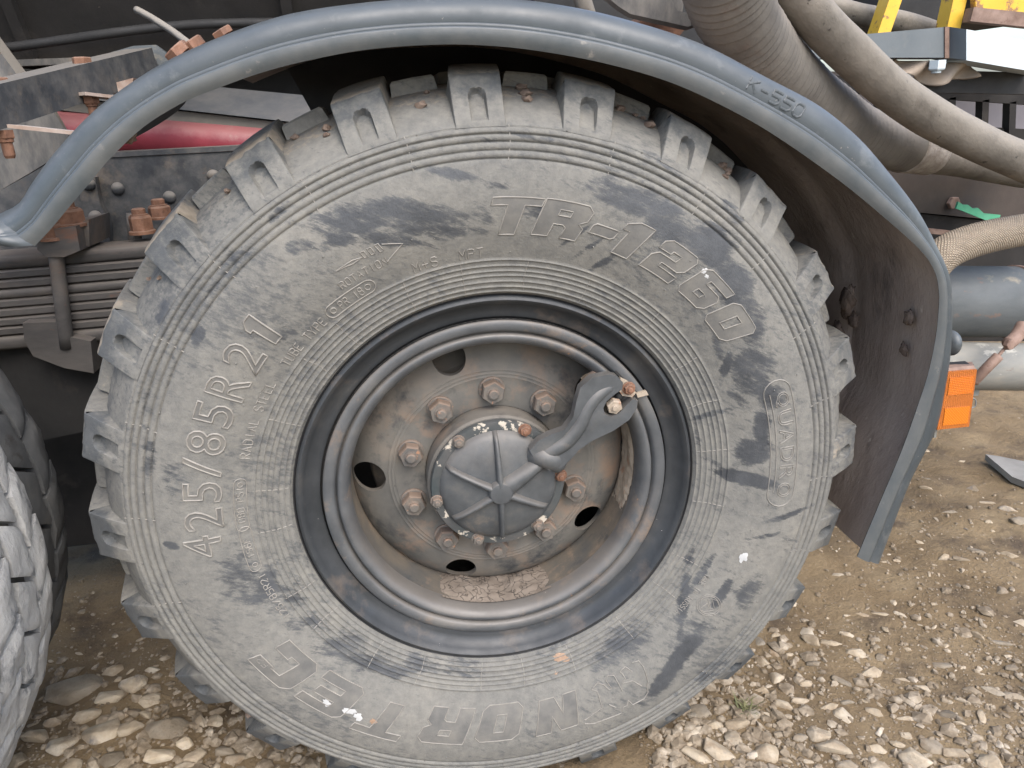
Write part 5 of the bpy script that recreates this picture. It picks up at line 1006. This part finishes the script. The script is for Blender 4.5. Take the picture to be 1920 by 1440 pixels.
ub = prism('shading_truck_bed', [(.32, 1.5, zb+.15), (3.2, 1.5, zb+.15), (3.2, 3.4, zb+.15), (.32, 3.4, zb+.15)], (0, 0, .12), 'black_body', None, .01); tag(ub, 'dark truck bed added above the hoses for shade', 'truck bed')  # slab added overhead to shade the ground below

# ================================================================== STONES AND GRAVEL (parts of the ground)
def rock_mesh(seed, n=20, flat=.62):
    rr = random.Random(seed); bm = bmesh.new()
    for _ in range(n):
        v = Vector((rr.gauss(0, 1), rr.gauss(0, 1), rr.gauss(0, 1))).normalized(); bm.verts.new((v.x*rr.uniform(.8, 1.05), v.y*rr.uniform(.6, .9), v.z*flat*rr.uniform(.8, 1.05)))
    r = bmesh.ops.convex_hull(bm, input=bm.verts); bmesh.ops.delete(bm, geom=[g for g in r['geom_interior'] if isinstance(g, bmesh.types.BMVert)], context='VERTS')
    bmesh.ops.dissolve_limit(bm, angle_limit=.30, verts=bm.verts, edges=bm.edges)
    bmesh.ops.bevel(bm, geom=list(bm.edges), offset=.07, segments=2, profile=.5, affect='EDGES', clamp_overlap=True)
    for v in bm.verts: v.co *= 1+.05*mnoise.noise(v.co*2.5+Vector((seed, 0, 0)))
    me = bpy.data.meshes.new('stone'); bm.to_mesh(me); bm.free(); me.materials.append(MATS['stone']); me.polygons.foreach_set('use_smooth', np.ones(len(me.polygons), bool)); me.set_sharp_from_angle(angle=.9); return me
ROCKS = [rock_mesh(100+i, random.choice((12, 14, 18, 22)), random.choice((.45, .55, .7))) for i in range(14)]
BIG = [(150, 1290, 105, 60, -25), (208, 1310, 48, 46, 0), (246, 1284, 58, 42, 20), (214, 1255, 40, 32, 0), (284, 1312, 40, 40, 0), (193, 1380, 72, 60, -10), (322, 1374, 88, 62, 5), (247, 1372, 50, 44, -40), (162, 1346, 46, 38, -10), (120, 1405, 52, 48, -20), (66, 1396, 54, 44, -20), (172, 1312, 20, 18, 0), (220, 1275, 20, 14, 0), (290, 1258, 32, 16, 0), (400, 1360, 42, 30, 10), (302, 1425, 54, 44, 0), (365, 1428, 44, 38, 0), (215, 1430, 48, 34, 0), (350, 1405, 30, 22, 0), (250, 1338, 28, 24, 0), (100, 1360, 28, 22, 0), (425, 1415, 40, 30, 0),
       (440, 1430, 40, 26, 0), (60, 1356, 24, 20, 0), (270, 1345, 30, 20, 10), (232, 1340, 24, 20, 0), (130, 1450, 60, 40, 0), (40, 1440, 46, 40, 0),
       (1316, 1338, 42, 38, 0), (1380, 1362, 48, 36, -10), (1300, 1378, 26, 20, 0), (1345, 1412, 34, 60, -50), (1375, 1390, 30, 34, 10), (1312, 1420, 66, 36, 25), (1438, 1418, 40, 44, 0), (1462, 1380, 24, 20, 0), (1498, 1388, 30, 20, 0), (1535, 1378, 40, 46, 40), (1562, 1412, 76, 44, -10), (1638, 1402, 42, 20, 12), (1640, 1432, 66, 30, 10), (1722, 1422, 58, 44, 10), (1752, 1390, 44, 32, 20), (1792, 1402, 46, 30, 15), (1782, 1438, 62, 30, 10), (1588, 1438, 40, 20, 0), (1860, 1425, 38, 34, 30), (1408, 1340, 34, 26, 0), (1340, 1365, 30, 18, 0), (1300, 1345, 24, 22, 0), (1410, 1420, 28, 20, 0), (1290, 1395, 30, 18, 0), (1470, 1432, 30, 20, 0),
       (1426, 1294, 36, 22, 10), (1452, 1266, 36, 26, -20), (1432, 1236, 30, 28, 30), (1422, 1196, 22, 26, 0), (1585, 1275, 50, 20, 40), (1632, 1254, 40, 30, 0), (1608, 1222, 38, 22, 15), (1522, 1196, 34, 20, 50), (1562, 1198, 42, 24, 15), (1590, 1184, 26, 14, 30), (1640, 1194, 22, 16, 10), (1650, 1224, 22, 22, 0), (1764, 1240, 38, 22, 20), (1730, 1286, 34, 18, 15), (1690, 1266, 34, 10, 15), (1822, 1290, 48, 16, 45), (1872, 1292, 48, 20, 20), (1776, 1332, 40, 20, 30), (1700, 1370, 20, 28, 20), (1550, 1325, 40, 16, 0), (1580, 1340, 36, 36, 0), (1640, 1330, 30, 16, 35), (1525, 1240, 24, 18, 0), (1512, 1276, 22, 16, 0), (1470, 1322, 36, 24, 30), (1500, 1310, 40, 18, 0), (1870, 1200, 46, 16, 40), (1832, 1192, 26, 24, 20), (1910, 1172, 30, 22, 20), (1874, 1108, 34, 24, 20), (1895, 1046, 32, 18, 30), (1834, 1036, 36, 20, 30), (1800, 1054, 30, 16, 20), (1768, 1050, 20, 14, 0), (1854, 985, 16, 9, 0), (1910, 985, 34, 22, 0), (1650, 1146, 30, 10, 25), (1616, 1146, 26, 10, 25), (1690, 1146, 26, 14, 40), (1570, 1075, 22, 12, 10), (1512, 1180, 30, 34, -40), (1735, 917, 26, 14, 12), (1822, 917, 20, 18, 20), (1737, 842, 14, 10, 20), (1805, 862, 14, 8, 0), (1740, 896, 14, 8, 20), (1850, 945, 26, 14, 30), (1780, 965, 26, 12, 20), (1890, 960, 30, 18, 20), (1905, 1300, 36, 20, 20), (1900, 1250, 30, 18, 0), (1700, 1340, 30, 12, 10), (1590, 1312, 26, 14, 0), (1480, 1220, 18, 12, 0), (1670, 1300, 20, 12, 0), (1800, 1352, 26, 12, 10)]
placed = []; spr = random.Random(5)
def put_stone(p, a, b, rot, i):
    o = bpy.data.objects.new('stone', ROCKS[i % len(ROCKS)]); hh = min(a, b)*spr.uniform(.6, .95)
    place(o, ground, Vector((p.x, p.y, gz(p.x, p.y)+hh*spr.uniform(-.22, .14)))); o.scale = (a, b, hh*1.25); o.rotation_euler = (spr.uniform(-.22, .22), spr.uniform(-.22, .22), rot); placed.append((p.x, p.y, max(a, b)))
for i, (px, py, w, h, ang) in enumerate(BIG):
    p = G(px, py); s = pxs(p); a = w*s/2; b = h*s/2*1.35; put_stone(p, max(a, .006)*1.28, max(b, .006)*1.2, math.radians(-ang)-YAW, i*5+3)
cnt = len(BIG); tries = 0
while cnt < 292 and tries < 20000:
    tries += 1
    if spr.random() < .30: px, py = spr.uniform(10, 520), spr.uniform(1190, 1500)
    else: px, py = spr.uniform(1230, 1960), spr.uniform(930, 1480)
    p = G(px, py); s = pxs(p); sz = spr.choice((9, 11, 13, 16, 20))*(.55+.65*(py-900)/540)*s*.62
    if math.hypot(p.x, (p.y-.17)) < .32 or any(math.hypot(p.x-q[0], p.y-q[1]) < (q[2]+sz)*.85 for q in placed): continue
    put_stone(p, sz*spr.uniform(.9, 1.5), sz*spr.uniform(.7, 1.0), spr.uniform(0, PI), spr.randrange(50)); cnt += 1
def gravel():
    t = (1+5**.5)/2; ico = np.array([(-1, t, 0), (1, t, 0), (-1, -t, 0), (1, -t, 0), (0, -1, t), (0, 1, t), (0, -1, -t), (0, 1, -t), (t, 0, -1), (t, 0, 1), (-t, 0, -1), (-t, 0, 1)])/1.902
    fc = np.array([(0, 11, 5), (0, 5, 1), (0, 1, 7), (0, 7, 10), (0, 10, 11), (1, 5, 9), (5, 11, 4), (11, 10, 2), (10, 7, 6), (7, 1, 8), (3, 9, 4), (3, 4, 2), (3, 2, 6), (3, 6, 8), (3, 8, 9), (4, 9, 5), (2, 4, 11), (6, 2, 10), (8, 6, 7), (9, 8, 1)])
    V = []; F = []; n = 0; r2 = np.random.default_rng(3)
    for _ in range(11000):
        if r2.random() < .32: px, py = r2.uniform(0, 560), r2.uniform(1080, 1520)
        else: px, py = r2.uniform(1200, 1960), 830+670*r2.random()**.6
        p = G(px, py); dens = .35+.65*(.5+mnoise.noise(Vector((p.x*3.2, p.y*3.2, 9))))
        if r2.random() > dens: continue
        sz = min(.012, .0016*(1/(r2.random()+.09))**.75); sc = r2.uniform(.55, 1.15, 3)*sz; sc[2] *= .7; a = r2.uniform(0, 6.28); v = ico*(1+r2.uniform(-.25, .25, (12, 1)))*sc
        v = np.stack([v[:, 0]*math.cos(a)-v[:, 1]*math.sin(a), v[:, 0]*math.sin(a)+v[:, 1]*math.cos(a), v[:, 2]], 1) + np.array([p.x, p.y, gz(p.x, p.y)+sz*.2]); V.append(v); F.append(fc+12*n); n += 1
    for _ in range(2600):                                  # fist-to-thumb sized pieces, thickest in the foreground
        u = r2.random()
        if u < .36: px, py = r2.uniform(0, 600), 1210+310*r2.random()**.7
        else: px, py = r2.uniform(1220, 1960), 960+560*r2.random()**.45
        p = G(px, py); dens = (.18+.82*min(1, max(0, (py-1120)/260)))*(.45+1.1*max(0, mnoise.noise(Vector((p.x*4, p.y*4, 2)))+.35))
        if px > 1480: dens *= .33
        if r2.random() > dens or any((p.x-q[0])**2+(p.y-q[1])**2 < (q[2]*.8)**2 for q in placed): continue
        sz = r2.uniform(.007, .012)*r2.choice([.8, 1, 1.15, 1.5]); sc = r2.uniform(.6, 1.3, 3)*sz; sc[2] *= .65; a = r2.uniform(0, 6.28); v = ico*(1+r2.uniform(-.3, .3, (12, 1)))*sc
        v = np.stack([v[:, 0]*math.cos(a)-v[:, 1]*math.sin(a), v[:, 0]*math.sin(a)+v[:, 1]*math.cos(a), v[:, 2]], 1) + np.array([p.x, p.y, gz(p.x, p.y)+sz*.12]); V.append(v); F.append(fc+12*n); n += 1
    o = mesh_obj('gravel', np.concatenate(V), np.concatenate(F).tolist(), 'pebble', ground, smooth=False, origin=(0, 0, 0)); o['kind'] = 'stuff'
gravel()
sl = prism('flat_slab', [G(*p, .008) for p in ((1846, 862), (1872, 866), (1960, 884), (1960, 930), (1896, 905))], (0, 0, .02), 'slab', None, .003); tag(sl, 'thin grey slab lying on the soil beyond the mudguard', 'slab')
gp = G(1395, 1332); tuft = thing('grass_tuft', 'small dry green grass tuft among the stones', 'grass', gp)
V = []; F = []
for i in range(46):
    a = random.uniform(0, 6.28); L = random.uniform(.02, .045); d = Vector((math.cos(a), math.sin(a), random.uniform(.35, 1.1))).normalized(); b = gp+Vector((random.uniform(-.015, .015), random.uniform(-.015, .015), 0)); s = d.cross(Vector((0, 0, 1))).normalized()*.0012; k = len(V)
    V += [b-s, b+s, b+d*L*.6+s*.8, b+d*L*.6-s*.8, b+d*L+Vector((0, 0, -.006))]; F += [(k, k+1, k+2, k+3), (k+3, k+2, k+4)]
bl = mesh_obj('blades', V, F, 'dry_grass', tuft); bl['kind'] = 'stuff'
